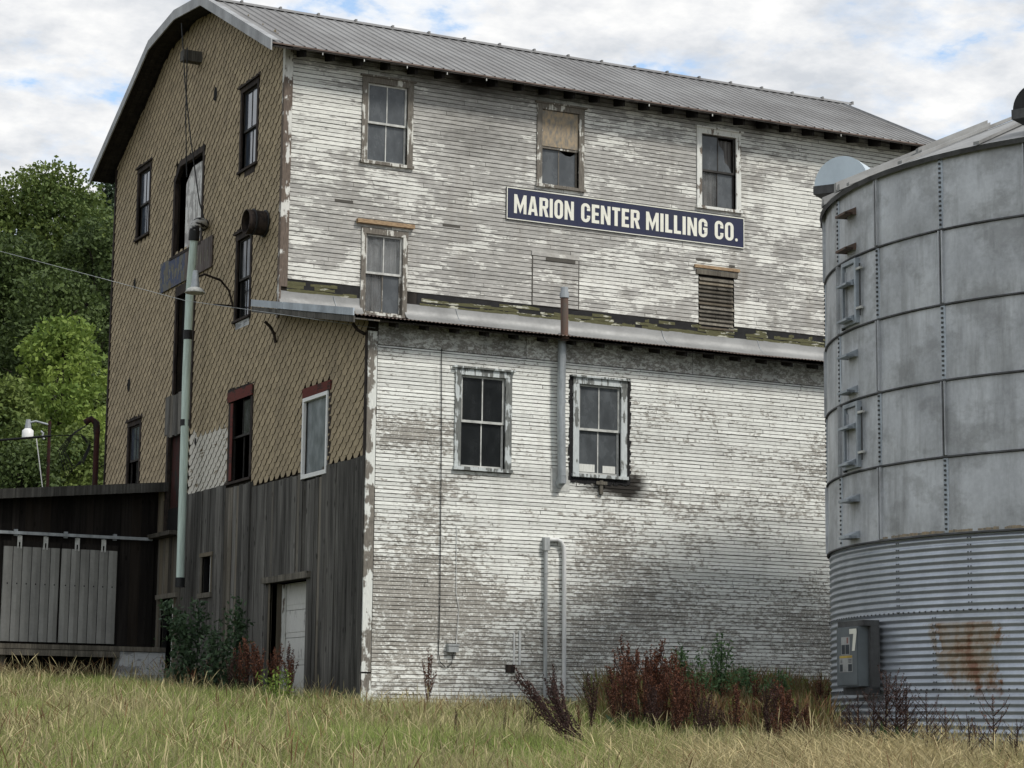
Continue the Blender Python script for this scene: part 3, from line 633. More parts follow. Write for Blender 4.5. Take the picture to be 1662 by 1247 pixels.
window(FS, 1.65, 2.79, 11.30, 13.15, M['trim_grey'], M['sash_lt'], {'all': pg})
w2 = window(FS, 5.66, 6.80, 11.30, 13.15, M['trim_grey'], M['trim_grey'], {'L0': pg, 'L1': pg}, holes=('L1',), label='weathered window with plywood over its upper sash and a broken lower pane')
b = MB(); b.box(FS, 5.66+CW+0.004, 6.80-CW-0.004, 12.21, 12.99, -0.018, -0.006); par(b.build('plywood_panel', M['osb']), w2)
window(FS, 9.62, 10.76, 11.30, 13.15, M['trim_white'], M['sash_dk'], {'U0': pg, 'U1': pg, 'L0': cg, 'L1': pg}, holes=('U1',), back=[(M['curtain_dk'], 9.76, 10.62, 11.4, 12.95, 0.0)], label='white framed window with a broken upper pane and striped curtains')
# tall window that reaches the lean-to roof
w4 = window(FS, 1.70, 2.72, 8.18, 10.0, M['trim_grey'], (M['sash_lt'], M['trim_grey']), {'U0': cg, 'U1': cg, 'L0': cg, 'L1': M['pane_grey']}, cw=0.10, head=0.15, cap=False, sill=0.05, back=[(M['curtain'], 1.82, 2.62, 9.05, 9.84, -0.04), (M['curtain_dk'], 1.82, 2.22, 8.25, 9.05, -0.04)], label='tall curtained window with a raw orange board over its head', raise_=0.02)
b = MB(); b.box(FS, 1.58, 2.84, 10.045, 10.125, 0.012, 0.11); par(b.build('drip_board', M['neww']), w4)
window(F0, 1.69, 2.84, 4.60, 6.49, M['trim_blue'], M['sash_lt'], {'all': pdk})
w6 = window(F0, 4.12, 5.27, 4.62, 6.52, M['trim_blue'], M['sash_lt'], {'all': pg}, label='chalky blue grey window with paper along its sill and tar around its frame')
b = MB(); b.box(F0, 4.30, 4.63, 4.735, 4.88, -0.062, -0.058); b.box(F0, 4.80, 5.07, 4.735, 4.87, -0.062, -0.058); par(b.build('paper_strip', M['trim_white']), w6)
b = MB(); rr = random.Random(2)      # ragged tar round that frame
for side in (4.06, 5.285):
    v = 4.55
    while v < 6.5: h = rr.uniform(0.03, 0.08); b.box(F0, side-rr.uniform(0, .035), side+0.045+rr.uniform(0, .04), v, v+h-0.002, 0.015, 0.024+rr.uniform(0, .004)); v += h
for k in range(26):
    u = 4.08+k*0.048; b.box(F0, u, u+0.045, 4.54-rr.uniform(0, .05), 4.615, 0.015, 0.025+rr.uniform(0, .003))
par(b.build('tar_seal', M['tar']), w6)
# boarded-up window between: siding panel, and slatted louver
b = MB(); siding(b, front(S-0.012), 5.60, 6.68, 8.74, 9.80, 0.0885, [], lambda u, v: (0.66, 0.22), 0.014, 77); b.box(FS, 5.57, 6.71, 9.81, 9.90, 0.0, 0.035, 0, peel=0.6, dark=0.1, brd=0.5)
b.box(FS, 5.90, 6.60, 9.725, 9.80, 0.034, 0.037, 1); b.box(FS, 5.575, 5.598, 8.74, 9.80, 0.004, 0.02, 1); b.box(FS, 6.682, 6.705, 8.74, 9.80, 0.004, 0.02, 1); b.build('window_board', M['up'], mill)
b = MB(); rr = random.Random(12)
for k in range(13):
    v = 8.64+k*0.089; du = rr.uniform(-.02, .02)
    b.add([FS(9.68+du, v, 0.035), FS(10.56+du, v+rr.uniform(-.012, .012), 0.035), FS(10.56+du, v+0.075, -0.015), FS(9.68+du, v+0.075, -0.015), FS(9.68+du, v-0.012, 0.03), FS(10.56+du, v-0.012, 0.03)], [(0, 1, 2, 3), (4, 5, 1, 0)], 0, brd=rr.random())
b.box(FS, 9.70, 10.54, 8.62, 9.88, -0.06, -0.04, 1)
b.box(FS, 9.60, 10.66, 9.83, 9.93, 0.0, 0.045, 0, brd=0.4); b.box(FS, 9.55, 10.70, 9.965, 10.03, 0.01, 0.07, 2)
b.build('louver', [M['board_lt'], M['dark'], M['neww']], mill)
# gable windows
ps = M['pane_sky']
window(Fg, 6.00, 7.10, 11.40, 13.28, M['brown'], M['sash_dk'], {'all': ps}, cw=0.10, head=0.14, sill=0.05, back=[(M['curtain'], 6.3, 6.5, 11.5, 12.3, 0)])
window(Fg, 13.16, 14.22, 11.33, 13.12, M['brown'], M['sash_dk'], {'all': ps}, cw=0.10, head=0.14, sill=0.05)
window(Fg, 6.14, 7.12, 8.23, 10.13, M['brown'], M['sash_dk'], {'U0': pdk, 'U1': pdk, 'L0': ps, 'L1': pdk}, cw=0.10, head=0.16, sill=0.05)
w9 = window(Fg, 5.82, 7.24, 4.87, 6.80, M['brown'], M['sash_dk'], {'U0': pdk}, cw=0.12, head=0.05, sill=0.05, cap=False, label='dark empty window with a faded red header and one pane left')
b = MB(); b.box(Fg, 5.80, 7.26, 6.58, 6.80, 0.046, 0.07); b.box(Fg, 6.95, 7.09, 4.95, 6.55, 0.041, 0.05); par(b.build('header_board', M['red']), w9)
b = MB(); b.box(Fg, 1.80, 1.865, 4.60, 6.14, -0.06, 0.055); b.box(Fg, 2.98, 3.05, 4.60, 6.14, -0.06, 0.055); b.box(Fg, 1.865, 2.98, 4.60, 4.68, -0.06, 0.055); b.box(Fg, 1.865, 2.98, 6.07, 6.14, -0.06, 0.055)
w10 = b.build('window', M['vinyl'], mill); w10['label'] = 'new white window with a single bright pane and a red header'
b = MB(); b.box(Fg, 1.865, 2.98, 4.68, 6.07, -0.03, -0.02); par(b.build('pane', M['pane_pale']), w10)
b = MB(); b.box(Fg, 1.868, 1.90, 4.69, 6.06, -0.019, 0.0); b.box(Fg, 2.945, 2.977, 4.69, 6.06, -0.019, 0.0); par(b.build('sash', M['sash_dk']), w10)
b = MB(); b.box(Fg, 1.68, 3.08, 6.145, 6.33, 0.0, 0.05); par(b.build('header_board', M['red']), w10)
b = MB(); b.box(Fg, 1.68, 1.795, 4.60, 6.14, 0.0, 0.03); b.box(Fg, 3.055, 3.12, 4.5, 6.14, 0.0, 0.03); par(b.build('side_board', M['brown']), w10)
window(Fg, 13.22, 14.26, 5.2, 7.02, M['brown'], M['sash_dk'], {'U0': ps, 'U1': ps, 'L0': pdk}, cw=0.10, head=0.14, sill=0.05)
# ragged shingle edges above gable heads
b = MB(); rr = random.Random(6)
for (a, c, d, e_) in gwin[:4]+gwin[5:]:
    u = a-0.05
    while u < c+0.05: wd_ = rr.uniform(0.05, 0.12); b.box(Fg, u, u+wd_, e_+0.006, e_+rr.uniform(0.03, 0.08), 0.018, 0.03+rr.uniform(0, .02)); u += wd_
b.box(Fg, 6.15, 6.75, 11.27, 11.40, 0.022, 0.03); b.box(Fg, 6.2, 7.0, 8.08, 8.225, 0.022, 0.03, 1)
b.build('head_tar', [M['brown'], M['stonew']], mill)
# knot holes in the shingles
for (y, z, r) in ((8.74, 13.58, 0.13), (14.13, 10.32, 0.10), (14.31, 7.91, 0.13), (9.3, 6.0, 0.07)):
    b = MB(); n = 10; ctr = Vector(Fg(y, z, 0.036)); ring = [Vector(Fg(y+r*math.cos(i*2*math.pi/n)*rr.uniform(.7, 1.1), z+1.2*r*math.sin(i*2*math.pi/n)*rr.uniform(.8, 1.3), 0.038)) for i in range(n)]
    b.add([ctr]+ring, [(0, i+1, (i+1) % n+1) for i in range(n)]); b.build('wall_hole', M['dark'], mill)
# hay door: arched opening, pale board leaning inside
b = MB(); a, c, d, e_ = hay
b.box(Fg, c-0.02, c+0.10, d-0.05, e_-0.35, -0.05, 0.04); b.box(Fg, a-0.10, a+0.02, d-0.05, e_-0.05, -0.05, 0.04)
pts = [(c+0.10, e_-0.35), (c-0.30, e_+0.04), (a-0.10, e_+0.04), (a-0.10, e_-0.10), (c-0.36, e_-0.10), (c-0.02, e_-0.42)]
b.add([Fg(p, q, 0.045) for p, q in pts]+[Fg(p, q, -0.05) for p, q in pts], [tuple(range(6)), (11, 10, 9, 8, 7, 6)]+[(i, i+6, (i+1) % 6+6, (i+1) % 6) for i in range(6)])
b.box(Fg, a-0.12, c+0.12, d-0.12, d-0.05, -0.1, 0.08)
hd = b.build('hay_door', M['brown'], mill)
b = MB(); b.box(Fg, 10.42, 11.25, d-0.02, e_-0.42, -0.30, -0.26); par(b.build('door_leaf', M['board_dark']), hd)
b = MB(); b.add([Fg(9.60, d, -0.12), Fg(10.72, d, -0.04), Fg(10.75, 12.0, -0.04), Fg(10.45, 12.34, -0.08), Fg(9.66, 12.36, -0.10)]+[Fg(9.60, d, -0.16), Fg(10.72, d, -0.08), Fg(10.75, 12.0, -0.08), Fg(10.45, 12.34, -0.12), Fg(9.66, 12.36, -0.14)], [(0, 1, 2, 3, 4), (9, 8, 7, 6, 5), (0, 5, 6, 1), (1, 6, 7, 2), (4, 3, 8, 9)])
par(b.build('door_leaf', M['bare_door']), hd)
# middle doorway, boards, faded red door, sill platform
b = MB(); a, c, d, e_ = mid
b.box(Fg, c, c+0.10, d-0.9, e_, -0.03, 0.05); b.box(Fg, a-0.1, a, d-0.9, e_, -0.03, 0.05); b.box(Fg, a-0.1, c+0.1, e_, e_+0.22, -0.03, 0.05)
dw = b.build('doorway', M['brown'], mill)
b = MB(); b.box(Fg, a+0.003, c-0.003, d, e_, -0.14, -0.10); par(b.build('door_leaf', M['dark']), dw)
b = MB(); y = 9.80; rr = random.Random(8)
while y < 11.28: b.box(Fg, y, y+0.17, 6.36+rr.uniform(-.08, .02), 7.22+rr.uniform(-.02, .03), 0.02, 0.05+rr.uniform(0, .01), brd=rr.random()); y += 0.18
b.build('boarded_panel', M['board'], mill)
b = MB(); b.box(Fg, 9.85, 9.96, 4.15, 6.35, -0.02, 0.05); b.box(Fg, 11.14, 11.26, 4.15, 6.35, -0.02, 0.05); rd = b.build('doorway', M['brown'], mill)
b = MB(); b.box(Fg, 9.96, 11.14, 4.16, 6.34, -0.10, -0.06); par(b.build('door_leaf', M['redbrown']), rd)
b = MB(); b.box(Fg, 10.0, 11.7, 4.06, 4.15, 0.0, 0.32, brd=0.3); b.box(Fg, 11.35, 11.55, 4.15, 5.3, 0.01, 0.09, brd=0.6); b.build('door_sill', M['board_lt'], mill)
# small basement openings
b = MB(); b.box(Fg, 7.93, 8.0, 2.66, 3.54, 0.0, 0.06, brd=.2); b.box(Fg, 8.58, 8.65, 2.66, 3.54, 0.0, 0.06, brd=.4); b.box(Fg, 7.90, 8.68, 3.48, 3.56, 0.02, 0.08, brd=.6); b.box(Fg, 7.90, 8.68, 2.62, 2.72, 0.02, 0.10, brd=.8)
bw = b.build('window', M['board_lt'], mill)
b = MB(); b.box(Fg, 8.12, 8.20, 2.72, 3.48, -0.04, 0.0); par(b.build('pane', M['sash_lt']), bw)
b = MB(); b.box(Fg, 10.22, 10.35, 1.0, 2.72, 0.0, 0.06, brd=.2); b.box(Fg, 11.2, 11.34, 1.0, 2.72, 0.0, 0.06, brd=.7); b.box(Fg, 10.1, 11.45, 2.72, 2.82, 0.01, 0.12, brd=.5)
bw = b.build('cellar_door', M['board_lt'], mill)
b = MB(); b.box(Fg, 10.40, 10.52, 1.1, 2.72, -0.05, 0.02); par(b.build('door_leaf', M['door_white']), bw)
# garage opening with white sectional door set back
b = MB(); b.box(Fg, 4.52, 4.60, 0.0, 2.72, -0.42, 0.05, brd=.2); b.box(Fg, 2.54, 2.62, 0.0, 2.72, -0.42, 0.05, brd=.5); b.box(Fg, 2.40, 4.80, 2.72, 2.84, -0.05, 0.14, brd=.8)
gd = b.build('garage_doorway', M['board_lt'], mill)
b = MB()
for k in range(5): 
    b.box(Fg, 2.63, 4.51, 0.1+k*0.525, 0.1+k*0.525+0.515, -0.30, -0.26)
    b.box(Fg, 2.75, 4.39, 0.1+k*0.525+0.10, 0.1+k*0.525+0.415, -0.26, -0.252)
par(b.build('door_leaf', M['door_white']), gd)
b = MB(); b.box(Fg, 4.40, 4.515, 0.1, 2.70, -0.25, -0.20); par(b.build('door_track', M['trim_white']), gd)

# ------------------------------------------------------------------ signs
def letters(ch):
    t = 0.20; P = []
    def rect(a, b_, c, d): P.append([(a, c), (b_, c), (b_, d), (a, d)])
    def ring(w_, skip=None):
        def rr_(x0, y0, x1, y1, r, n=6):
            pts = []
            for (cx, cy, a0) in ((x1-r, y1-r, 0), (x0+r, y1-r, 90), (x0+r, y0+r, 180), (x1-r, y0+r, 270)):
                for i in range(n+1): a = math.radians(a0+90*i/n); pts.append((cx+r*math.cos(a), cy+r*math.sin(a)))
            return pts
        o_ = rr_(0, -0.01, w_, 1.01, w_*0.48); i_ = rr_(t, 0.155, w_-t, 0.845, (w_-2*t)*0.48); n = len(o_)
        for k in range(n):
            q = [o_[k], o_[(k+1) % n], i_[(k+1) % n], i_[k]]
            if skip and k == n-1: continue
            P.append(q)
        if skip:
            rect(w_-t, w_, 1.01-w_*0.48-0.13, 1.01-w_*0.48-0.0005); rect(w_-t, w_, -0.01+w_*0.48+0.0005, -0.01+w_*0.48+skip)
    w_ = 0.56
    if ch == 'I': w_ = t; rect(0, t, 0, 1)
    elif ch == 'L': w_ = 0.44; rect(0, t, 0, 1); rect(t, w_, 0, 0.17)
    elif ch == 'E': w_ = 0.46; rect(0, t, 0, 1); rect(t, w_, 0, 0.17); rect(t, w_-0.04, 0.42, 0.58); rect(t, w_, 0.83, 1)
    elif ch == 'T': w_ = 0.50; rect(0, w_, 0.83, 1); rect(w_/2-t/2, w_/2+t/2, 0, 0.83)
    elif ch == 'N': w_ = 0.60; rect(0, 0.19, 0, 1); rect(w_-0.19, w_, 0, 1); P.append([(0.19, 1), (0.19, 0.58), (w_-0.19, 0), (w_-0.19, 0.42)])
    elif ch == 'M':
        w_ = 0.78; c = w_/2; rect(0, 0.18, 0, 1); rect(w_-0.18, w_, 0, 1); P.append([(0.18, 1), (0.18, 0.55), (c, 0.0), (c, 0.42)]); P.append([(c, 0.42), (c, 0.0), (w_-0.18, 0.55), (w_-0.18, 1)])
    elif ch == 'A':
        w_ = 0.62; c = w_/2; P.append([(0, 0), (0.19, 0), (c, 0.76), (c, 1), (c-0.12, 1)]); P.append([(w_, 0), (c+0.12, 1), (c, 1), (c, 0.76), (w_-0.19, 0)])
        xi = lambda y: 0.19+(c-0.19)*y/0.76; P.append([(xi(.18), .18), (w_-xi(.18), .18), (w_-xi(.34), .34), (xi(.34), .34)])
    elif ch == 'O': ring(w_)
    elif ch == 'C': ring(w_, 0.10)
    elif ch == 'G': ring(w_, 0.27); rect(w_*0.52, w_-t-0.0005, 0.40, 0.53)
    elif ch == 'R':
        rect(0, t, 0, 1); x = w_-0.17; rect(t, x, 0.84, 1); rect(t, x, 0.42, 0.57)
        P.append([(x, 1), (w_-0.05, .965), (w_, .87), (w_, .56), (w_-0.05, .46), (x, .42), (x, .57), (w_-t, .62), (w_-t, .79), (x, .84)]); P.append([(0.25, .42), (0.25+.2, .42), (w_+0.03, 0), (w_-0.17, 0)])
    elif ch == '.': w_ = 0.17; P.append([(0.085+0.09*math.cos(i*math.pi/4), 0.08+0.09*math.sin(i*math.pi/4)) for i in range(8)])
    return w_, P
def word(mb, F, s_, ua, ub, v0, h, wz, gap=0.10):
    G = [letters(c) for c in s_]; tot = sum(g_[0] for g_ in G)+gap*(len(G)-1); k = (ub-ua)/tot; x = ua
    for w_, P in G:
        for p in P: mb.add([F(x+a*k, v0+b_*h, wz) for a, b_ in p], [tuple(range(len(p)))])
        x += (w_+gap)*k
sg = thing('name_sign', 'long navy blue MARION CENTER MILLING CO. sign with cream letters on the white front', 'sign', (7.9, S-0.05, 10.5))
a, c, d, e_ = 4.95, 10.83, 10.51, 11.20
b = MB(); b.box(FS, a, c, d, e_, 0.020, 0.045); 

for k in range(1, 7): b.box(FS, a+(c-a)*k/7-0.002, a+(c-a)*k/7+0.002, d+0.03, e_-0.03, 0.0452, 0.0475)
b.build('sign_board', M['navy'], sg)
b = MB(); bw_ = 0.022
for (p, q, r_, s_) in ((a+.004, c-.004, d+.004, d+bw_), (a+.004, c-.004, e_-bw_, e_-.004), (a+.004, a+bw_, d+bw_, e_-bw_), (c-bw_, c-.004, d+bw_, e_-bw_)): b.box(FS, p, q, r_, s_, 0.0452, 0.052)
b.build('border', M['letter'], sg)
b = MB(); D0, D1 = 41.0, 46.6
def uu(p): return a+(c-a)*p*D0/(D1-p*(D1-D0))
for s_, p0, p1 in (('MARION', .034, .298), ('CENTER', .329, .577), ('MILLING', .604, .854), ('CO.', .883, .974)): word(b, FS, s_, uu(p0), uu(p1), 10.655, 0.405, 0.049)
b.build('lettering', M['letter'], sg)
# the old feed sign on the gable, its paint mostly gone
m_, t, bs = mat('faded_sign'); cc = coords(t); sp = N(t, 'ShaderNodeSeparateXYZ'); L(t, cc.outputs[0], sp.inputs[0])
n_a = noise(t, coords(t, (1, 2.2, 1.6)).outputs[0], 2.2, 5, 0.65); n_b = noise(t, coords(t, (1, 9, 1.5)).outputs[0], 1.0, 4, 0.6)
left = mixc(t, mrange(t, n_a, 0.46, 0.52), (0.035, 0.05, 0.105), mixc(t, mrange(t, n_b, 0.4, 0.6), (0.11, 0.095, 0.055), (0.09, 0.10, 0.10)))
right = mixc(t, mrange(t, n_b, 0.42, 0.6), (0.055, 0.035, 0.028), (0.12, 0.10, 0.09))
L(t, mixc(t, mrange(t, sp.outputs['Y'], 10.32, 10.36), right, left), bs.inputs['Base Color']); bs.inputs['Roughness'].default_value = 0.7; M['fsign'] = m_
M['faded'] = simple('faded_letter', (0.25, 0.24, 0.19), 0.8, 0, 0.3, 9)
fsn = thing('feed_sign', 'long rusted feed sign with faded blue and brown paint below the hay door', 'sign', (-0.05, 10.3, 9.7))
b = MB(); b.box(Fg, 8.55, 12.08, 9.71, 10.40, 0.045, 0.07); b.build('sign_board', M['fsign'], fsn)
b = MB(); rr = random.Random(31)
for y in (8.80, 8.98, 9.22, 9.45, 9.62, 10.55, 10.72, 10.95, 11.12, 11.35, 11.52, 11.72):
    h0 = rr.uniform(0, .08); b.box(Fg, y, y+0.05, 9.88+h0, 10.18-rr.uniform(0, .06), 0.0702, 0.073)
b.build('faded_lettering', M['faded'], fsn)
b = MB(); b.box(Fg, 8.9, 8.98, 9.8, 10.3, 0.0, 0.044); b.box(Fg, 11.7, 11.78, 9.8, 10.3, 0.0, 0.044); b.build('mount', M['brown'], fsn)

# ------------------------------------------------------------------ pipes and fittings on the building
dr = thing('drain_pipe', 'long pale green plastic pipe hanging from the hay door down the tan gable', 'pipe', (-0.4, 8.92, 2.93))
P_ = [(-0.40, 8.92, 2.98), (-0.40, 8.93, 5.0), (-0.40, 8.97, 7.5), (-0.40, 8.93, 9.2), (-0.40, 8.74, 10.45)]
b = MB(); b.tube(P_, 0.088, 14); b.build('pipe', M['pvc'], dr)
b = MB(); b.tube([(-0.40, 8.92, 2.86), (-0.40, 8.92, 3.06)], 0.102, 14); b.tube([(-0.40, 8.965, 6.28), (-0.40, 8.968, 6.42)], 0.102, 14); b.tube([(-0.40, 8.96, 8.15), (-0.40, 8.955, 8.35)], 0.10, 14); b.build('collar', M['black'], dr)
b = MB(); b.tube([(-0.40, 8.76, 10.35), (-0.40, 8.74, 10.50)]+[(-0.22-0.18*math.cos(math.radians(t_)), 8.74+0.10*math.sin(math.radians(t_))**2, 10.52+0.20*math.sin(math.radians(t_))) for t_ in (0, 18, 36, 54, 72, 90)]+[(-0.10, 9.0, 10.73), (0.05, 9.35, 10.72), (0.25, 9.8, 10.72)], 0.105, 14); b.tube([(-0.40, 8.78, 10.28), (-0.40, 8.74, 10.50)], 0.118, 14, 1)
b.build('elbow', [M['tapewrap'], M['black']], dr)
du = thing('exhaust_duct', 'short dark round duct sticking out of the tan gable above a window', 'duct', (0, 5.4, 10.0))
b = MB(); n = 24
for (r, x0, x1) in ((0.25, -0.45, 0.05), (0.23, -0.45, 0.05)):
    vs = [(x, 5.42+r*math.cos(2*math.pi*i/n), 10.02+r*math.sin(2*math.pi*i/n)) for x in (x0, x1) for i in range(n)]
    b.add(vs, [(i, (i+1) % n, n+(i+1) % n, n+i) for i in range(n)], 0, True)
vs = [(-0.45, 5.42+r*math.cos(2*math.pi*i/n), 10.02+r*math.sin(2*math.pi*i/n)) for r in (0.25, 0.23) for i in range(n)]
b.add(vs, [(i, (i+1) % n, n+(i+1) % n, n+i) for i in range(n)]); b.build('tube', M['brown'], du)
b = MB(); n = 28
for x in (-0.05, -0.30):
    b.tube([(x, 5.42+0.262*math.cos(2*math.pi*i/n), 10.02+0.262*math.sin(2*math.pi*i/n)) for i in range(n+1)], 0.02, 6)
b.build('band', M['black'], du)
b = MB(); b.box(Fg, 9.74, 9.98, 14.56, 14.80, 0.0, 0.46, brd=0.4); b.build('hoist_beam', M['board'], mill)
rp = MB(); rp.tube([(-0.46, 9.95, 15.45), (-0.45, 9.6, 14.0), (-0.40, 9.25, 12.7), (-0.25, 8.95, 11.2), (-0.1, 8.9, 10.7)], 0.014, 5); rp.tube([(-0.42, 9.6, 14.8), (-0.40, 9.62, 13.2), (-0.3, 9.70, 11.9)], 0.014, 5)
tag(rp.build('hoist_rope', M['black']), 'dark hoist rope hanging from the roof peak past the hay door', 'rope')
# gooseneck barn lamp
lp = thing('barn_lamp', 'old barn lamp with white shade on curved arm beside the pale green pipe', 'lamp', (0, 7.25, 8.8))
b = MB(); b.tube([(0, 7.22, 8.55), (-0.12, 7.22, 8.95), (-0.35, 7.1, 9.12), (-0.75, 6.95, 9.18), (-1.0, 6.75, 9.05), (-1.03, 6.72, 8.98)], 0.024, 8); b.tube([(0, 7.22, 8.63), (-0.5, 7.0, 8.58)], 0.018, 6); b.build('arm', M['brown'], lp)
b = MB(); cx, cy = -1.03, 6.70
b.tube([(cx, cy, 8.78), (cx, cy, 8.98), (cx, cy, 9.18)], [0.10, 0.075, 0.055], 12); b.build('socket', M['zinc'], lp)
b = MB(); n = 16; prof = [(0.07, 8.84), (0.16, 8.80), (0.215, 8.72), (0.20, 8.71), (0.09, 8.76), (0.02, 8.76)]
b.add([(cx+r*math.cos(2*math.pi*i/n), cy+r*math.sin(2*math.pi*i/n), z) for r, z in prof for i in range(n)], [(j*n+i, j*n+(i+1) % n, (j+1)*n+(i+1) % n, (j+1)*n+i) for j in range(len(prof)-1) for i in range(n)], 0, True); b.build('shade', M['sash_lt'], lp)
# vent stack through the lean-to eave
vs_ = thing('vent_stack', 'metal vent pipe rising from the lower front wall through the eave, rusty at its top', 'pipe', (3.9, -0.1, 4.5))
b = MB(); b.tube([(3.84, -0.13, 4.46), (3.80, -0.15, 5.8), (3.80, -0.17, 7.25)], 0.078, 14); b.tube([(3.82, -0.14, 5.95), (3.815, -0.14, 6.0)], 0.084, 14); b.tube([(3.84, -0.13, 4.62), (3.84, -0.12, 4.50), (3.84, 0.0, 4.46)], 0.086, 12); b.build('pipe', M['zinc'], vs_)
b = MB(); b.tube([(3.78, -0.30, 7.10), (3.77, -0.30, 7.98)], 0.072, 14); b.tube([(3.78, -0.30, 7.12), (3.78, -0.30, 7.2)], 0.092, 14); b.build('stack_top', M['rustpipe'], vs_)
b = MB(); b.tube([(3.77, -0.30, 7.90), (3.77, -0.30, 8.0)], 0.088, 14); b.tube([(3.77, -0.30, 8.0), (3.77, -0.30, 8.10)], 0.07, 14); b.build('cap', M['zinc'], vs_)
b = MB(); b.box(F0, 3.66, 4.06, 4.33, 4.75, 0.018, 0.024); b.build('patch_plate', M['sash_lt'], vs_)
cn = thing('electrical_conduit', 'pair of tall grey and white conduits joined at the top on the lower front wall', 'conduit', (3.7, -0.05, 0.3))
b = MB(); b.tube([(3.56, -0.07, 0.25), (3.55, -0.07, 3.3)], 0.036, 10); b.box(F0, 3.50, 3.61, 3.22, 3.46, 0.017, 0.12); b.box(F0, 3.52, 3.60, 2.80, 2.82, 0.017, 0.11); b.build('grey_conduit', M['greypipe'], cn)
b = MB(); b.tube([(3.60, -0.07, 3.42), (3.78, -0.07, 3.43), (3.86, -0.07, 3.40), (3.91, -0.07, 3.32), (3.93, -0.07, 3.2), (3.94, -0.07, 2.0), (3.95, -0.07, 0.25)], 0.042, 10); b.build('white_conduit', M['whitepipe'], cn)
jb = thing('junction_box', 'small grey electrical box with a looping black cable low on the white front', 'electrical box', (1.68, -0.05, 1.3))
b = MB(); b.box(F0, 1.60, 1.80, 1.33, 1.46, 0.017, 0.11); b.box(F0, 1.59, 1.81, 1.44, 1.475, 0.017, 0.12); b.build('housing', M['greypipe'], jb)
b = MB(); b.tube([(1.40, -0.04, 6.78), (1.43, -0.035, 5.0), (1.44, -0.035, 3.5), (1.45, -0.035, 2.2), (1.44, -0.035, 1.3), (1.47, -0.04, 1.15), (1.58, -0.05, 1.06), (1.68, -0.06, 1.12), (1.72, -0.06, 1.33)], 0.008, 5); b.build('black_cable', M['black'], jb)
b = MB(); b.tube([(1.76, -0.03, 3.6), (1.77, -0.03, 2.4), (1.83, -0.03, 2.1), (1.80, -0.03, 1.7), (1.78, -0.05, 1.47)], 0.006, 5); b.build('white_cable', M['whitepipe'], jb)
b = MB(); b.box(F0, 3.2-0.42, 3.2-0.24, 1.0, 1.14, 0.017, 0.035, 0); b.box(F0, 3.04, 3.08, 1.14, 1.75, 0.017, 0.035, 1); b.box(F0, 2.93, 2.96, 1.14, 1.7, 0.017, 0.03, 1)
tag(b.build('faucet_box', [M['brown'], M['whitepipe']]), 'small brown outlet plate with a white pipe stub low on the white front', 'outlet')
b = MB(); b.box(F0, 4.68, 4.75, 4.32, 4.58, 0.017, 0.06); b.box(F0, 4.60, 4.83, 4.50, 4.56, 0.06, 0.075)
tag(b.build('post_bracket', M['board_lt']), 'short grey wooden post fixed below the tarred window sill', 'bracket')
b = MB(); b.tube([at(-60, 39.0, None, 380), at(0, 40, None, 408), at(300, 42.5, None, 488), (0.05, -0.12, 7.02)], 0.0055, 4)
tag(b.build('service_wire', M['zinc']), 'thin pale wire running across the gable to the lower eave', 'wire')

# ------------------------------------------------------------------ shed
YS = 11.6
shed = thing('loading_shed', 'dark low wooden shed with two grey metal sliding doors beside the tan gable', 'shed', (-2.5, YS, 0.7))
Fs = front(YS); XL = -7.6
def sroof(x): return 5.29+0.098*x
b = MB(); rr = random.Random(14); x = XL
while x < -0.02:
    x2 = min(x+rr.uniform(0.13, 0.24), -0.02); b.box(Fs, x+0.002, x2-0.002, 1.70, sroof(x)-0.15, 0.0, 0.02+rr.uniform(0, .008), brd=rr.random()); x = x2
b.box(Fs, -0.30, -0.16, 1.66, 4.9, 0.03, 0.09, brd=0.3)
b.build('front_wall', M['board_dark'], shed)
b = MB(); b.box(W3, XL, XL+0.1, YS+0.01, 17.0, 0.5, 4.3); b.box(W3, XL, -0.1, 16.9, 17.0, 0.5, 4.3); b.box(W3, XL, -0.03, YS+0.01, YS+0.1, 1.6, 4.4); b.build('side_wall', M['board_dark'], shed)
b = MB()
b.add([(XL-0.3, YS-0.45, sroof(XL-0.3)), (-0.01, YS-0.45, sroof(0)), (-0.01, 17.2, sroof(0)-0.35), (XL-0.3, 17.2, sroof(XL-0.3)-0.35)]+[(XL-0.3, YS-0.45, sroof(XL-0.3)-0.05), (-0.01, YS-0.45, sroof(0)-0.05), (-0.01, 17.2, sroof(0)-0.40), (XL-0.3, 17.2, sroof(XL-0.3)-0.40)], [(0, 1, 2, 3), (7, 6, 5, 4), (0, 4, 5, 1), (1, 5, 6, 2), (3, 2, 6, 7), (0, 3, 7, 4)])
b.build('roof', M['rust_roof'], shed)
b = MB(); b.add([(x, y, sroof(x)+dz) for y in (YS-0.485, YS-0.455) for x in (XL-0.3, -0.01) for dz in (-0.19, 0.02)], [(0, 2, 3, 1), (4, 5, 7, 6), (0, 4, 6, 2), (1, 3, 7, 5), (2, 6, 7, 3), (0, 1, 5, 4)], brd=0.3)
b.build('fascia', M['board'], shed)
b = MB(); b.box(Fs, -6.5, -0.22, 4.02, 4.085, 0.09, 0.15)
for x in (-5.5, -4.4, -3.3, -2.2, -1.1): b.box(Fs, x, x+0.08, 3.99, 4.13, 0.03, 0.092)
b.build('door_rail', M['zinc'], shed)
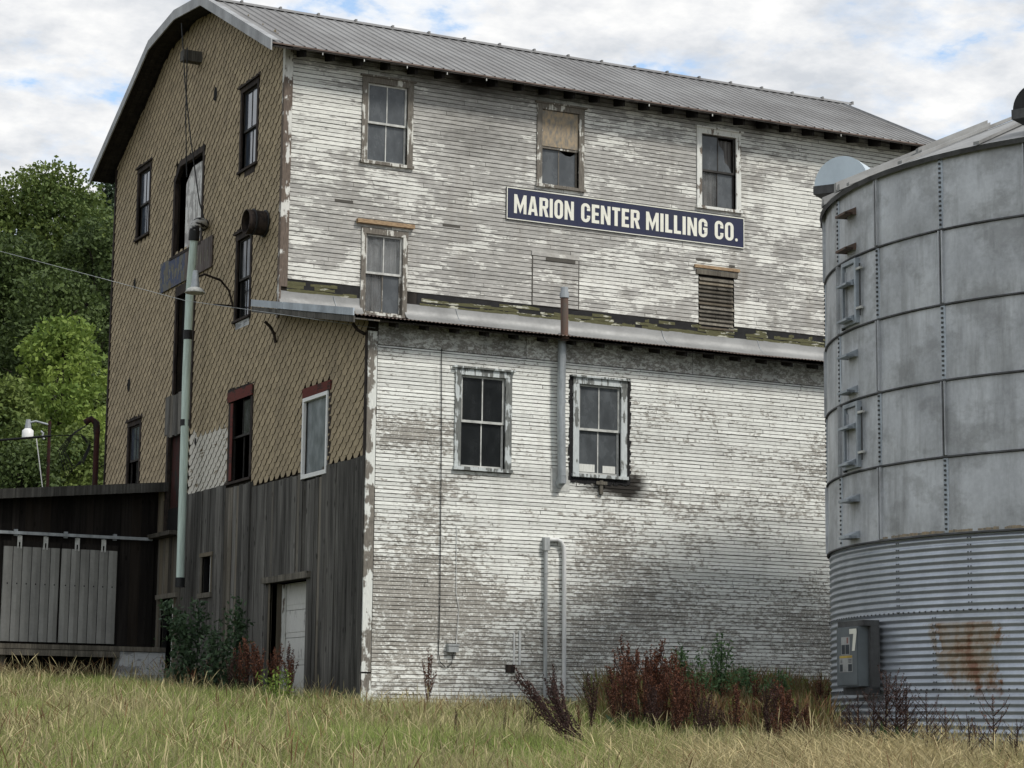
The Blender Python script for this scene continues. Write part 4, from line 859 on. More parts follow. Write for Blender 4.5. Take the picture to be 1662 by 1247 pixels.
for (x0_, x1_) in ((-3.50, -2.27), (-2.23, -0.98)):
    b = MB(); n = 6
    for k in range(n):
        p = x0_+(x1_-x0_)*k/n; q = x0_+(x1_-x0_)*(k+1)/n; bz = 0.004*rr.uniform(-1, 1)
        b.add([Fs(p+0.012, 1.73, 0.075), Fs((p+q)/2, 1.73, 0.085+bz), Fs(q-0.012, 1.73, 0.075), Fs(p+0.012, 3.76, 0.075), Fs((p+q)/2, 3.76, 0.085+bz), Fs(q-0.012, 3.76, 0.075), Fs(q, 1.73, 0.06), Fs(q, 3.76, 0.06), Fs(p, 1.73, 0.06), Fs(p, 3.76, 0.06)], [(0, 1, 4, 3), (1, 2, 5, 4), (2, 6, 7, 5), (8, 0, 3, 9)])
        if k < n-1: b.box(Fs, q-0.006, q+0.006, 1.73, 3.76, 0.055, 0.066, 1)
        for hz_ in (2.95,): b.box(Fs, (p+q)/2-.012, (p+q)/2+.012, hz_, hz_+0.03, 0.082, 0.09, 1)
    b.box(Fs, x0_, x1_, 1.73, 3.76, 0.04, 0.056)
    b.box(Fs, x0_-0.01, x1_+0.01, 3.76, 3.88, 0.045, 0.07, 2)
    dd = b.build('sliding_door', [M['doorsheet'], M['dark'], M['board_dark']], shed)
    for x in (x0_+0.33, x1_-0.33):
        b = MB(); b.box(Fs, x-0.05, x-0.02, 3.72, 4.0, 0.075, 0.10); b.box(Fs, x+0.02, x+0.05, 3.72, 4.0, 0.075, 0.10); b.box(Fs, x-0.02, x+0.02, 3.86, 4.01, 0.075, 0.095); par(b.build('hanger', M['sash_lt']), dd)
b = MB(); b.box(Fs, -7.6, -0.03, 1.56, 1.66, -0.2, 0.75, brd=0.4); b.box(Fs, -7.6, -1.05, 1.42, 1.55, 0.6, 0.74, brd=0.8); b.build('loading_dock', M['board_lt'], shed)
for x in (-3.75, -6.2):
    b = MB(); b.box(Fs, x, x+0.26, 0.3, 1.56, 0.45, 0.6); b.build('dock_post', M['board_lt'], shed)
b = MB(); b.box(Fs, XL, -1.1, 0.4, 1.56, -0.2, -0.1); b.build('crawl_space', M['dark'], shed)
b = MB(); 
for (x0_, x1_) in ((-1.04, -0.74), (-0.735, -0.40), (-0.395, -0.02)): b.box(Fs, x0_, x1_, 0.3, 1.55, 0.2, 0.70)
tag(b.build('block_pier', M['stonew'], None), 'whitewashed concrete block pier under the right end of the loading dock', 'block pier')

# service mast and pole behind
ms = thing('service_mast', 'rusty brown service mast with looping black cables at the back corner of the gable', 'mast', (-0.25, 16.1, 4.0))
b = MB(); b.tube([(-0.22, 16.14, 2.5), (-0.22, 16.14, 7.15)], 0.07, 10); b.tube([(-0.22, 16.14, 6.95), (-0.24, 16.16, 7.2), (-0.36, 16.2, 7.30), (-0.5, 16.25, 7.2)], 0.085, 10); b.build('pipe', M['redbrown'], ms)
b = MB()
for k in range(4):
    o_ = k*0.05; b.tube([(-0.45, 16.2, 7.15), (-0.75-o_, 16.25, 6.95-o_), (-0.95-o_, 16.3, 6.5), (-0.75-o_, 16.3, 6.15-o_*2), (-0.5, 16.25, 6.2+o_), (-0.35, 16.2, 6.6+o_), (-0.6, 16.2, 6.9), (-1.3, 16.3, 6.83)], 0.012, 6)
b.build('cable', M['black'], ms)
b = MB(); b.tube([(-1.3, 16.3, 6.83), (-2.8, 16.5, 6.62), (-6.0, 17.0, 6.45), (-14.0, 18, 6.5)], 0.028, 6)
tag(b.build('power_cable', M['black']), 'black overhead power cable running left from the gable mast', 'cable')
q = at(75, 60.0, 0); pl_ = thing('lamp_pole', 'thin rusty pole carrying a white yard lamp behind the shed roof', 'pole', (q.x, q.y, gz(q.x, q.y)))
tpz = at(72, 60, None, 690).z
b = MB(); b.tube([(q.x, q.y, gz(q.x, q.y)-0.2), (q.x-0.06, q.y, tpz+0.1)], 0.045, 8); b.build('post', M['redbrown'], pl_)
r1 = at(45, 60, None, 687); r2 = at(58, 60, None, 684)
b = MB(); b.tube([(q.x-0.05, q.y, tpz), r2, r1], 0.03, 6); b.tube([at(66, 60, None, 700), at(70, 60, None, 703), at(68, 60, None, 710), at(72, 60, None, 713)], 0.03, 6, 0); b.build('arm', M['zinc'], pl_)
c0 = at(45, 60, None, 704); b = MB(); b.tube([c0-Vector((0, 0, 0.13)), c0+Vector((0, 0, 0.08)), c0+Vector((0, 0, 0.14))], [0.15, 0.15, 0.08], 12); b.build('lamp_shade', M['vinyl'], pl_)
b = MB(); b.tube([c0+Vector((0, 0, 0.14)), c0+Vector((0, 0, 0.38))], [0.09, 0.06], 10); b.build('lamp_housing', M['zinc'], pl_)
b = MB(); b.tube([at(59, 60, None, 712), at(70, 60, None, 800)], 0.014, 5); b.build('guy_wire', M['whitepipe'], pl_)

# ------------------------------------------------------------------ silo
SX, SY, SR, ZE, RH = 10.065, -9.312, 5.53, 8.42, 1.118; ZB = ZE-5*RH
silo = thing('grain_silo', 'large round galvanised grain silo with smooth upper rings and corrugated lower rings', 'silo', (SX, SY, -0.6))
def sp_(az, r, z): a = math.radians(az); return (SX+r*math.cos(a), SY+r*math.sin(a), z)
def silo_patch(t, col):
    cc = coords(t); sp = N(t, 'ShaderNodeSeparateXYZ'); L(t, cc.outputs[0], sp.inputs[0])
    y_, z_ = sp.outputs['Y'], sp.outputs['Z']; nn = noise(t, coords(t, (3, 3, 1.6)).outputs[0], 1.5, 8, 0.7)
    e = mth(t, 'MULTIPLY', mth(t, 'SUBTRACT', nn, 0.5), 1.3)
    ye = mth(t, 'ADD', y_, e); ze = mth(t, 'ADD', z_, e)
    m1 = mth(t, 'MULTIPLY', mrange(t, mth(t, 'SUBTRACT', ye, mth(t, 'MULTIPLY', mth(t, 'SUBTRACT', 1.6, z_), 0.10)), -11.22, -11.12), mrange(t, mth(t, 'ADD', ye, mth(t, 'MULTIPLY', mth(t, 'SUBTRACT', 1.6, z_), 0.38)), -9.98, -9.90, 1, 0)); m2 = mth(t, 'MULTIPLY', mrange(t, ze, 0.55, 0.85), mrange(t, z_, 1.55, 1.60, 1, 0))
    m3 = mrange(t, sp.outputs['X'], 9.0, 9.1, 1, 0)
    mk = mth(t, 'MULTIPLY', mth(t, 'MULTIPLY', m1, m2), m3)
    rs = mixc(t, mrange(t, nn, 0.48, 0.66), (0.27, 0.20, 0.11), (0.17, 0.065, 0.02))
    return mixc(t, mth(t, 'MULTIPLY', mk, mrange(t, nn, 0.35, 0.6, 0.45, 0.9)), col, rs)
M['silo_smooth'] = metal_mat('silo_smooth', (0.56, 0.585, 0.61), (0.33, 0.345, 0.365), 0.5, 0.05, (1.3, 1.3, 0.7), stain=(0.20, 0.205, 0.205))
M['silo_corr'] = metal_mat('silo_corrugated', (0.46, 0.50, 0.555), (0.33, 0.36, 0.40), 0.36, 0.55, (1.4, 1.4, 1.0), patch=silo_patch)
M['silo_dark'] = metal_mat('silo_seam', (0.085, 0.088, 0.09), (0.03, 0.03, 0.03), 0.7, 0.1)
M['silo_roof'] = metal_mat('silo_roof', (0.30, 0.305, 0.30), (0.20, 0.20, 0.195), 0.55, 0.2, rust=(0.22, 0.17, 0.12), rust_amt=0.1)
AZ = [161.0+15*k for k in range(24)]
b = MB(); rr = random.Random(44)
for k in range(5):
    z1 = ZE-k*RH; z0 = z1-RH
    n = 144; prof = [(z0+0.0, 0.004), (z0+0.03, 0.010), (z0+0.5*RH, 0.0), (z1-0.03, -0.004), (z1, -0.004)]
    vs = []
    for i in range(n):
        az = 360.0*i/n
        for (z, dr_) in prof:
            bulge = 0.012*mnoise.noise(Vector((az*0.12, z*1.4, k))) if 0.05 < z-z0 < RH-0.05 else 0
            vs.append(sp_(az, SR+dr_+bulge, z))
    m5 = len(prof); b.add(vs, [(i*m5+j, ((i+1) % n)*m5+j, ((i+1) % n)*m5+j+1, i*m5+j+1) for i in range(n) for j in range(m5-1)], 0, True)
b.build('smooth_wall', M['silo_smooth'], silo)
b = MB()   # lap seams between rings
for k in range(1, 6):
    z = ZE-k*RH; n = 144
    prof = [(SR+0.004, z+0.016), (SR+0.028, z+0.010), (SR+0.032, z-0.012), (SR+0.004, z-0.022)]
    b.add([sp_(360*i/n, r, zz) for i in range(n) for r, zz in prof], [(i*4+j, ((i+1) % n)*4+j, ((i+1) % n)*4+j+1, i*4+j+1) for i in range(n) for j in range(3)], 0, False)
b.build('ring_seam', M['silo_dark'], silo)
b = MB()
for k in range(5):
    z1 = ZE-k*RH-0.02; z0 = z1-RH+0.04
    for i, az in enumerate(AZ):
        w_ = 0.42 if (i+k) % 2 else 0.5
        if (i+k) % 2:      # stiffener channel
            for da in (-w_, w_*0.5): b.add([sp_(az+da, SR-0.01, z0), sp_(az+da, SR+0.045, z0), sp_(az+da+w_*0.45, SR+0.045, z0), sp_(az+da+w_*0.45, SR-0.01, z0), sp_(az+da, SR-0.01, z1), sp_(az+da, SR+0.045, z1), sp_(az+da+w_*0.45, SR+0.045, z1), sp_(az+da+w_*0.45, SR-0.01, z1)], [(0, 1, 5, 4), (1, 2, 6, 5), (2, 3, 7, 6), (4, 5, 6, 7), (0, 3, 2, 1)], 0)
            b.add([sp_(az-0.22, SR+0.02, z0), sp_(az+0.2, SR+0.02, z0), sp_(az+0.2, SR+0.02, z1), sp_(az-0.22, SR+0.02, z1)], [(0, 1, 2, 3)], 1)
        else:              # bolted lap
            b.add([sp_(az-0.35, SR+0.016, z0), sp_(az+0.35, SR+0.016, z0), sp_(az+0.35, SR+0.016, z1), sp_(az-0.35, SR+0.016, z1), sp_(az+0.5, SR, z0), sp_(az+0.5, SR, z1), sp_(az-0.5, SR, z0), sp_(az-0.5, SR, z1)], [(0, 1, 2, 3), (1, 4, 5, 2), (6, 0, 3, 7)], 2)
            for q_ in range(15):
                z = z0+0.04+q_*0.0705; b.add([sp_(az-0.17, SR+0.014, z), sp_(az+0.17, SR+0.014, z), sp_(az+0.17, SR+0.014, z+0.03), sp_(az-0.17, SR+0.014, z+0.03), sp_(az-0.15, SR+0.034, z), sp_(az+0.15, SR+0.034, z), sp_(az+0.15, SR+0.034, z+0.028), sp_(az-0.15, SR+0.034, z+0.028)], [(4, 5, 6, 7), (0, 1, 5, 4), (1, 2, 6, 5), (2, 3, 7, 6), (3, 0, 4, 7)], 1)
b.build('stiffener', [M['silo_smooth'], M['silo_dark'], M['galv']], silo)
# corrugated lower rings
b = MB(); n = 216; pitch = 0.1016; z = ZB-0.01; zs_ = []
while z > -1.1: zs_ += [z-pitch*i/8 for i in range(8)]; z -= pitch
m5 = len(zs_)
vs = [sp_(360*i/n, SR-0.02+0.014*math.sin(2*math.pi*(zz-ZB)/pitch)+0.004*mnoise.noise(Vector((i*0.25, zz*0.8, 0))), zz) for i in range(n) for zz in zs_]
b.add(vs, [(((i+1) % n)*m5+j+1, ((i+1) % n)*m5+j, i*m5+j, i*m5+j+1) for i in range(n) for j in range(m5-1)], 0, True)
b.build('corrugated_wall', M['silo_corr'], silo)
b = MB()   # bolt rows of the corrugated sheets
def bolt(mb, az, r, z, s_=0.012, mi=0):
    da = math.degrees(s_/r); mb.add([sp_(az-da, r, z-s_), sp_(az+da, r, z-s_), sp_(az+da, r, z+s_), sp_(az-da, r, z+s_), sp_(az-da*.7, r+0.018, z-s_*.7), sp_(az+da*.7, r+0.018, z-s_*.7), sp_(az+da*.7, r+0.018, z+s_*.7), sp_(az-da*.7, r+0.018, z+s_*.7)], [(4, 5, 6, 7), (0, 1, 5, 4), (1, 2, 6, 5), (2, 3, 7, 6), (3, 0, 4, 7)], mi)
for k in range(2):
    zz = ZB-(k+1)*RH+0.025
    for i in range(0, 150): bolt(b, 120+i*1.25, SR-0.012, zz)
for az0, ks in ((AZ[1]+19, (0, 2)), (AZ[1]+33, (0, 1, 2)), (AZ[1]+12, (1,)), (AZ[1]+4, (0,))):
    for k in ks:
        for q_ in range(11):
            for da in (-0.25, 0.25): bolt(b, az0+da, SR-0.012, ZB-k*RH-0.07-q_*pitch, 0.009)
b.build('bolt_row', M['silo_dark'], silo)
b = MB(); rr = random.Random(4)     # rusty lip at the foot of the smooth rings
for i in range(60):
    az = 176+i*0.9
    if rr.random() < 0.85: b.add([sp_(az, SR+0.012, ZB+0.02), sp_(az+0.88, SR+0.012, ZB+0.02), sp_(az+0.88, SR+0.010, ZB+0.055+rr.uniform(-.01, .01)), sp_(az, SR+0.010, ZB+0.055+rr.uniform(-.01, .01))], [(0, 1, 2, 3)], 0)
b.build('base_lip', M['osb'], silo)
# roof cone with radial ribs, slightly overhanging
b = MB(); n = 72; ang = math.tan(math.radians(24.3)); RE = SR+0.09
for i in range(n):
    a0, a1 = 360*i/n, 360*(i+1)/n
    b.add([sp_(a0, RE, ZE+0.0), sp_(a1, RE, ZE+0.0), sp_(a1, 0.6, ZE+(RE-0.6)*ang), sp_(a0, 0.6, ZE+(RE-0.6)*ang)], [(0, 1, 2, 3)], 0)
    b.add([sp_(a0, RE, ZE+0.0), sp_(a1, RE, ZE+0.0), sp_(a1, RE-0.02, ZE-0.07), sp_(a0, RE-0.02, ZE-0.07)], [(0, 3, 2, 1)], 1)
for k in range(24):
    az = 161-7.5+15*k
    A_, B_ = Vector(sp_(az-0.5, RE+0.02, ZE+0.005)), Vector(sp_(az+0.5, RE+0.02, ZE+0.005)); A2, B2 = Vector(sp_(az-4, 0.65, ZE+(RE-0.6)*ang+0.01)), Vector(sp_(az+4, 0.65, ZE+(RE-0.6)*ang+0.01)); up_ = Vector((0, 0, 0.05))
    b.add([A_, B_, B2, A2, A_+up_, B_+up_, B2+up_, A2+up_], [(0, 1, 5, 4), (4, 5, 6, 7), (0, 4, 7, 3), (1, 2, 6, 5)], 0)
b.add([sp_(360*i/24, 0.62, ZE+(RE-0.62)*ang) for i in range(24)]+[sp_(360*i/24, 0.5, ZE+(RE-0.62)*ang+0.35) for i in range(24)], [(i, (i+1) % 24, 24+(i+1) % 24, 24+i) for i in range(24)]+[tuple(range(24, 48))], 0)
b.build('roof', [M['silo_roof'], M['silo_dark']], silo)
# roof channels lying near the left eave
b = MB()
for az, r0, r1 in ((163.0, 5.66, 4.3), (166.5, 4.4, 3.2), (152, 5.62, 5.1)):
    for da, hh in ((0.0, 0.16), (1.6, 0.10)):
        A_, B_ = Vector(sp_(az+da, r0, ZE+(RE-r0)*ang+0.02)), Vector(sp_(az+da, r1, ZE+(RE-r1)*ang+0.02)); s1 = Vector(sp_(az+da+90, 0.10, 0))-Vector((SX, SY, 0)); up_ = Vector((0, 0, hh))
        b.add([A_, A_+s1, B_+s1, B_, A_+up_, A_+s1+up_, B_+s1+up_, B_+up_], [(0, 3, 2, 1), (4, 5, 6, 7), (0, 1, 5, 4), (1, 2, 6, 5), (2, 3, 7, 6), (3, 0, 4, 7)])
b.build('roof_channel', M['silo_roof'], silo)
# vent hoods
def hood(C0, az, rad, ln, m1_, m2_):
    """half-round hood; az is the direction its closed face looks"""
    out = (Vector(sp_(az, 1, 0))-Vector((SX, SY, 0))); tg = Vector((-out.y, out.x, 0)); b = MB(); n = 20
    ends = [[C0+out*off+tg*(rad*math.cos(math.pi*i/n))+Vector((0, 0, rad*math.sin(math.pi*i/n)+tl)) for i in range(n+1)] for (off, tl) in ((0, 0.0), (ln, 0.0))]
    vs = ends[0]+ends[1]; b.add(vs, [(i, i+1, n+2+i, n+1+i) for i in range(n)], 0, True); b.add(ends[0], [tuple(range(n+1))], 0); b.add(ends[1], [tuple(range(n, -1, -1))], 0)
    c4 = (ends[0][0], ends[0][-1], ends[1][-1]+out*0.05, ends[1][0]+out*0.05); b.add([*c4, *[p-Vector((0, 0, 0.14)) for p in c4]], [(0, 4, 5, 1), (1, 5, 6, 2), (2, 6, 7, 3), (3, 7, 4, 0), (4, 7, 6, 5), (0, 1, 2, 3)], 1)
    b.tube([C0+out*ln*0.5-Vector((0, 0, 0.55)), C0+out*ln*0.5-Vector((0, 0, 0.10))], 0.2, 14, 1)
    return b.build('roof_vent', [m1_, m2_], silo)
M['hood'] = metal_mat('vent_hood', (0.50, 0.58, 0.63), (0.42, 0.49, 0.54), 0.35, 0.2)
hood(at(1383, 36.5, None, 309), 213, 0.47, 0.5, M['hood'], M['silo_dark'])
hood(at(1706, 32.0, None, 186), 205, 0.36, 0.5, M['black'], M['silo_dark'])
# ladder steps and hatch doors
for k in range(10):
    z = 7.98-k*0.56; az = 167.2; b = MB()
    b.box(lambda u, v, w_: sp_(az+u, SR+w_, z+v), -1.9, 1.9, -0.02, 0.015, 0.06 if k not in (2, 3, 6, 7) else 0.10, 0.20)
    b.add([sp_(az+1.9, SR, z+0.10), sp_(az-1.9, SR, z+0.10), sp_(az-1.9, SR+0.19, z+0.016), sp_(az+1.9, SR+0.19, z+0.016)], [(0, 1, 2, 3)], 0)
    b.add([sp_(az-1.9, SR, z-0.02), sp_(az-1.9, SR, z+0.10), sp_(az-1.9, SR+0.19, z+0.016), sp_(az-1.9, SR+0.19, z-0.02)], [(0, 1, 2, 3)], 0); b.add([sp_(az+1.9, SR, z-0.02), sp_(az+1.9, SR, z+0.10), sp_(az+1.9, SR+0.19, z+0.016), sp_(az+1.9, SR+0.19, z-0.02)], [(3, 2, 1, 0)], 0)
    b.build('ladder_step', M['rustpipe'] if k in (0, 1) else M['galv'], silo)
for k in (1, 3):
    z0, z1 = ZE-(k+1)*RH+0.05, ZE-k*RH-0.05; G = lambda u, v, w_: sp_(167.2+u, SR+w_, v); b = MB()
    b.box(G, 2.3, 2.9, z0, z1, -0.01, 0.075); b.box(G, -2.9, -2.3, z0, z1, -0.01, 0.075); b.box(G, -2.3, 2.3, z0, z0+0.06, -0.01, 0.075); b.box(G, -2.3, 2.3, z1-0.06, z1, -0.01, 0.075)
    hh = b.build('hatch', M['galv'], silo)
    b = MB(); b.box(G, -2.1, 2.1, z0+0.07, z1-0.07, 0.0, 0.025); b.box(G, -1.9, -1.7, z0+0.15, z1-0.15, 0.025, 0.05); par(b.build('hatch_panel', M['silo_smooth']), hh)
    b = MB(); b.box(G, 3.6, 3.8, z0+0.1, z1-0.1, 0.03, 0.05); b.box(G, -3.3, -3.0, z0-0.02, z1+0.02, 0.0, 0.05); b.box(G, -4.0, -3.8, z0-0.02, z1+0.02, 0.0, 0.04); par(b.build('hinge_rod', M['silo_dark']), hh)
    b = MB()
    for zz in (z0+0.2, z1-0.2): b.box(G, 2.9, 4.6, zz, zz+0.035, 0.03, 0.075)
    par(b.build('latch', M['sash_lt']), hh)
# electrical box on the silo
BAZ = 171.5; ctr = at(1379, 0.0, 0)   # direction only
a_ = math.radians(BAZ); bo = Vector((math.cos(a_), math.sin(a_), 0)); btn = Vector((-bo.y, bo.x, 0))
bc = Vector((SX, SY, 0))+bo*(SR+0.10)
def FB(u, v, w_): p = bc+btn*u+bo*w_; return (p.x, p.y, v)
ZB0, ZB1 = 0.68, 1.56
eb = thing('electrical_cabinet', 'grey electrical cabinet marked 7 with warning stickers, mounted on the silo', 'electrical box', (bc.x, bc.y, ZB0))
US = -0.0
b = MB(); b.box(FB, -0.37, 0.32, ZB0, ZB1, 0.07, 0.24); b.box(FB, -0.35, 0.30, ZB0+0.02, ZB1-0.02, 0.242, 0.254)
M['boxgrey'] = simple('box_enamel', (0.125, 0.145, 0.155), 0.5, 0, 0.12, 3)
b.build('housing', M['boxgrey'], eb)
b = MB(); b.box(FB, -0.42, 0.42, ZB1+0.005, ZB1+0.09, -0.06, 0.20); b.box(FB, 0.33, 0.42, ZB0-0.10, ZB1+0.003, -0.06, 0.08); b.box(FB, -0.42, 0.42, ZB0-0.12, ZB0-0.01, -0.06, 0.12); b.build('mounting_frame', M['silo_dark'], eb)
b = MB(); v = lambda f: ZB1-f*(ZB1-ZB0); wz = 0.257
def stick(a, c, f0, f1, mi): b.add([FB(a, v(f1), wz+mi*0.0007), FB(c, v(f1), wz+mi*0.0007), FB(c, v(f0), wz+mi*0.0007), FB(a, v(f0), wz+mi*0.0007)], [(0, 1, 2, 3)], mi)
stick(-0.20, 0.08, .17, .47, 0); stick(-0.185, -0.075, .30, .46, 1); stick(-0.06, 0.065, .30, .46, 1); stick(-0.02, 0.03, .18, .28, 2)
stick(-0.26, 0.16, .48, .76, 0); stick(-0.25, -0.155, .63, .75, 1); stick(0.02, 0.145, .63, .75, 1); stick(-0.255, 0.155, .485, .525, 3)
for i in range(3): stick(-0.235, -0.17, .55+.022*i, .56+.022*i, 1); stick(0.03, 0.13, .55+.022*i, .56+.022*i, 1)
b.build('sticker', [simple('sticker_pale', (0.40, 0.41, 0.40), 0.6), simple('sticker_dark', (0.045, 0.055, 0.065), 0.6), simple('sticker_red', (0.25, 0.12, 0.11), 0.6), simple('sticker_yellow', (0.50, 0.36, 0.08), 0.6)], eb)
b = MB(); b.add([FB(p, v(q), 0.259) for p, q in ((0.07, .04), (0.30, .04), (0.31, .10), (0.24, .41), (0.15, .41), (0.20, .125), (0.07, .125))], [tuple(range(6, -1, -1))]); b.build('numeral', M['letter'], eb)

# ------------------------------------------------------------------ vegetation
def leaf_mat(name, c1, c2, trans=0.25, att='tone'):
    m_, t, bs = mat(name); a = N(t, 'ShaderNodeAttribute', attribute_name=att).outputs['Fac']
    L(t, mixc(t, a, c2, c1), bs.inputs['Base Color']); bs.inputs['Roughness'].default_value = 0.65; bs.inputs['Specular IOR Level'].default_value = 0.25
    tr = N(t, 'ShaderNodeBsdfTranslucent'); L(t, mixc(t, a, c2, c1), tr.inputs['Color']); mxs = N(t, 'ShaderNodeMixShader'); mxs.inputs[0].default_value = trans
    L(t, bs.outputs[0], mxs.inputs[1]); L(t, tr.outputs[0], mxs.inputs[2]); L(t, mxs.outputs[0], t.nodes['Material Output'].inputs[0]); return m_
def np_mesh(name, V, Q, mats, tone=None, colors=None, parent=None):
    me = bpy.data.meshes.new(name); me.vertices.add(len(V)); me.vertices.foreach_set('co', V.astype(np.float32).ravel())
    me.loops.add(Q.size); me.loops.foreach_set('vertex_index', Q.astype(np.int32).ravel()); k = Q.shape[1]
    me.polygons.add(len(Q)); me.polygons.foreach_set('loop_start', np.arange(0, Q.size, k, dtype=np.int32))
    try: me.polygons.foreach_set('loop_total', np.full(len(Q), k, dtype=np.int32))
    except Exception: pass
    me.update(calc_edges=True)
    for mm in (mats if isinstance(mats, list) else [mats]): me.materials.append(mm)
    if tone is not None: me.attributes.new('tone', 'FLOAT', 'POINT').data.foreach_set('value', tone.astype(np.float32))
    if colors is not None:
        at_ = me.attributes.new('col', 'FLOAT_COLOR', 'POINT'); at_.data.foreach_set('color', np.concatenate([colors, np.ones((len(colors), 1))], 1).astype(np.float32).ravel())
    o = bpy.data.objects.new(name, me); C.objects.link(o)
    if parent is not None: par(o, parent)
    return o
def leaves(cent, size, tone, g, droop=0.3, aspect=0.6):
    """folded leaf quads round the given centres"""
    n = len(cent); d = g.normal(size=(n, 3)); d[:, 2] -= droop; d /= np.linalg.norm(d, axis=1)[:, None]
    up = g.normal(size=(n, 3)); up[:, 2] += 1.2; s = np.cross(d, up); s /= np.linalg.norm(s, axis=1)[:, None]+1e-9
    L_ = size[:, None]*d; S_ = size[:, None]*s*aspect*0.5
    V = np.stack([cent, cent+L_*0.45+S_, cent+L_, cent+L_*0.45-S_], 1).reshape(-1, 3); Q = np.arange(4*n).reshape(n, 4)
    return V, Q, np.repeat(tone, 4)
def crown_points(g, lobes, per):
    P = []; T = []
    for (c, r) in lobes:
        n = int(per*(r[0]*r[1]+r[1]*r[2]+r[0]*r[2])/3); d = g.normal(size=(n, 3)); d /= np.linalg.norm(d, axis=1)[:, None]
        rad = 0.55+0.5*g.random(n)**0.6
        bumpy = 1+0.22*np.sin(d[:, 0]*7+c[0])*np.sin(d[:, 1]*6+c[1])*np.sin(d[:, 2]*8+c[2])
        P.append(np.array(c)+d*rad[:, None]*bumpy[:, None]*np.array(r)); T.append(np.full(n, g.random()))
    return np.concatenate(P), np.concatenate(T)
def tree(name, label, x, y, h, cr, m_leaf, per, leaf, seed, group=None, lean=0, kind='round', cat='tree', nl=44):
    g = np.random.default_rng(seed); z0 = gz(x, y) if y < 119 else hz(x, y)
    root = thing(name, label, cat, (x, y, z0), group)
    b = MB(); b.tube([(x, y, z0-0.3), (x+lean*0.2, y, z0+h*0.4), (x+lean*0.5, y, z0+h*0.75), (x+lean, y, z0+h*0.93)], [h*0.018, h*0.013, h*0.007, 0.03], 8)
    lobes = []; nl = int(nl*1.5)
    for k in range(nl):
        f = (k+0.5)/nl
        if kind == 'round': zz = 0.28+0.68*f; rad = cr*math.sin(math.pi*min(1, (f*0.85+0.15)))**0.6*(0.55+0.45*g.random())
        else: zz = 0.15+0.83*f; rad = cr*(1-f)**0.8*(0.7+0.4*g.random())+0.1
        an = k*2.4+g.random(); cc_ = (x+lean*zz+rad*math.cos(an)*0.75, y+rad*math.sin(an)*0.75, z0+h*zz)
        s_ = cr*(0.20+0.20*g.random())*(1.0 if kind == 'round' else 0.55+0.5*(1-f)); lobes.append((cc_, (s_, s_, s_*(0.62 if kind == 'round' else 0.35))))
        if k % 2 == 0: b.tube([(x+lean*zz*0.6, y, z0+h*(zz-0.12)), ((x+cc_[0])/2, (y+cc_[1])/2, z0+h*(zz-0.03)), cc_], [h*0.006, h*0.004, 0.02], 5)
    b.build('trunk', M['bark'], root)
    P, T = crown_points(g, lobes, per*1.15); tone = np.clip(T*0.5+g.random(len(P))*0.5, 0, 1)
    V, Q, tt = leaves(P, leaf*(0.7+0.6*g.random(len(P))), tone, g); np_mesh('crown', V, Q, m_leaf, tt, parent=root)
    return root
M['bark'] = simple('bark', (0.06, 0.05, 0.04), 0.9, 0, 0.3, 4, (3, 3, 0.5), 0.5)
M['leaf_dark'] = leaf_mat('dark_leaf', (0.105, 0.150, 0.042), (0.030, 0.050, 0.018)); M['leaf_mid'] = leaf_mat('mid_leaf', (0.170, 0.220, 0.055), (0.050, 0.085, 0.025)); M['leaf_lt'] = leaf_mat('light_leaf', (0.27, 0.35, 0.075), (0.11, 0.18, 0.04), 0.35)
M['needle'] = leaf_mat('needle', (0.085, 0.125, 0.065), (0.03, 0.05, 0.03), 0.1)
def tr_at(px, d): p = at(px, d, 0); return p.x, p.y
def hgt(px, d, py): x, y = tr_at(px, d); return at(px, d, None, py).z-gz(x, y)
G_ = 'trees on the slope behind the shed'
tree('maple_tree', 'bright yellow green maple standing in front of the darker trees left of the gable', *tr_at(88, 78), hgt(88, 78, 512), 2.5, M['leaf_lt'], 620, 0.19, 1, G_, nl=30)
tree('broadleaf_tree', 'low mid green tree at the left edge below the dark crowns', *tr_at(-10, 74), hgt(-10, 74, 610), 2.3, M['leaf_mid'], 520, 0.18, 2, G_)
tree('broadleaf_tree', 'grey green drooping tree just left of the gable mast', *tr_at(170, 86), hgt(170, 86, 640), 2.4, M['leaf_mid'], 480, 0.18, 3, G_)
tree('oak_tree', 'tallest broad dark green tree at the upper left against the sky', *tr_at(50, 102), hgt(50, 102, 262), 4.6, M['leaf_mid'], 430, 0.22, 4, G_, nl=40)
tree('pine_tree', 'dark feathery topped tree touching the gable roof overhang', *tr_at(158, 112), hgt(158, 112, 284), 3.6, M['needle'], 700, 0.22, 5, G_, kind='cone', nl=60)
tree('oak_tree', 'dark green tree filling the gap behind the maple and the gable', *tr_at(140, 92), hgt(140, 92, 350), 3.6, M['leaf_dark'], 430, 0.2, 6, G_, nl=34)
tree('oak_tree', 'dark mid height tree behind the left edge of the picture', *tr_at(0, 92), hgt(0, 92, 380), 3.8, M['leaf_dark'], 430, 0.2, 7, G_, nl=34)
tree('oak_tree', 'shaded dark tree directly behind the bright maple', *tr_at(75, 86), hgt(75, 86, 430), 3.0, M['leaf_dark'], 430, 0.19, 8, G_, nl=34)
tree('oak_tree', 'olive green tree between the tallest crown and the gable', *tr_at(112, 108), hgt(112, 108, 300), 3.8, M['leaf_mid'], 380, 0.22, 9, G_, nl=34)
tree('broadleaf_tree', 'low shaded tree behind the yard lamp pole', *tr_at(120, 70), hgt(120, 70, 690), 2.0, M['leaf_mid'], 520, 0.16, 10, G_)
tree('broadleaf_tree', 'low dark bush like tree at the left behind the shed roof', *tr_at(30, 68), hgt(30, 68, 720), 2.0, M['leaf_dark'], 520, 0.16, 12, G_)
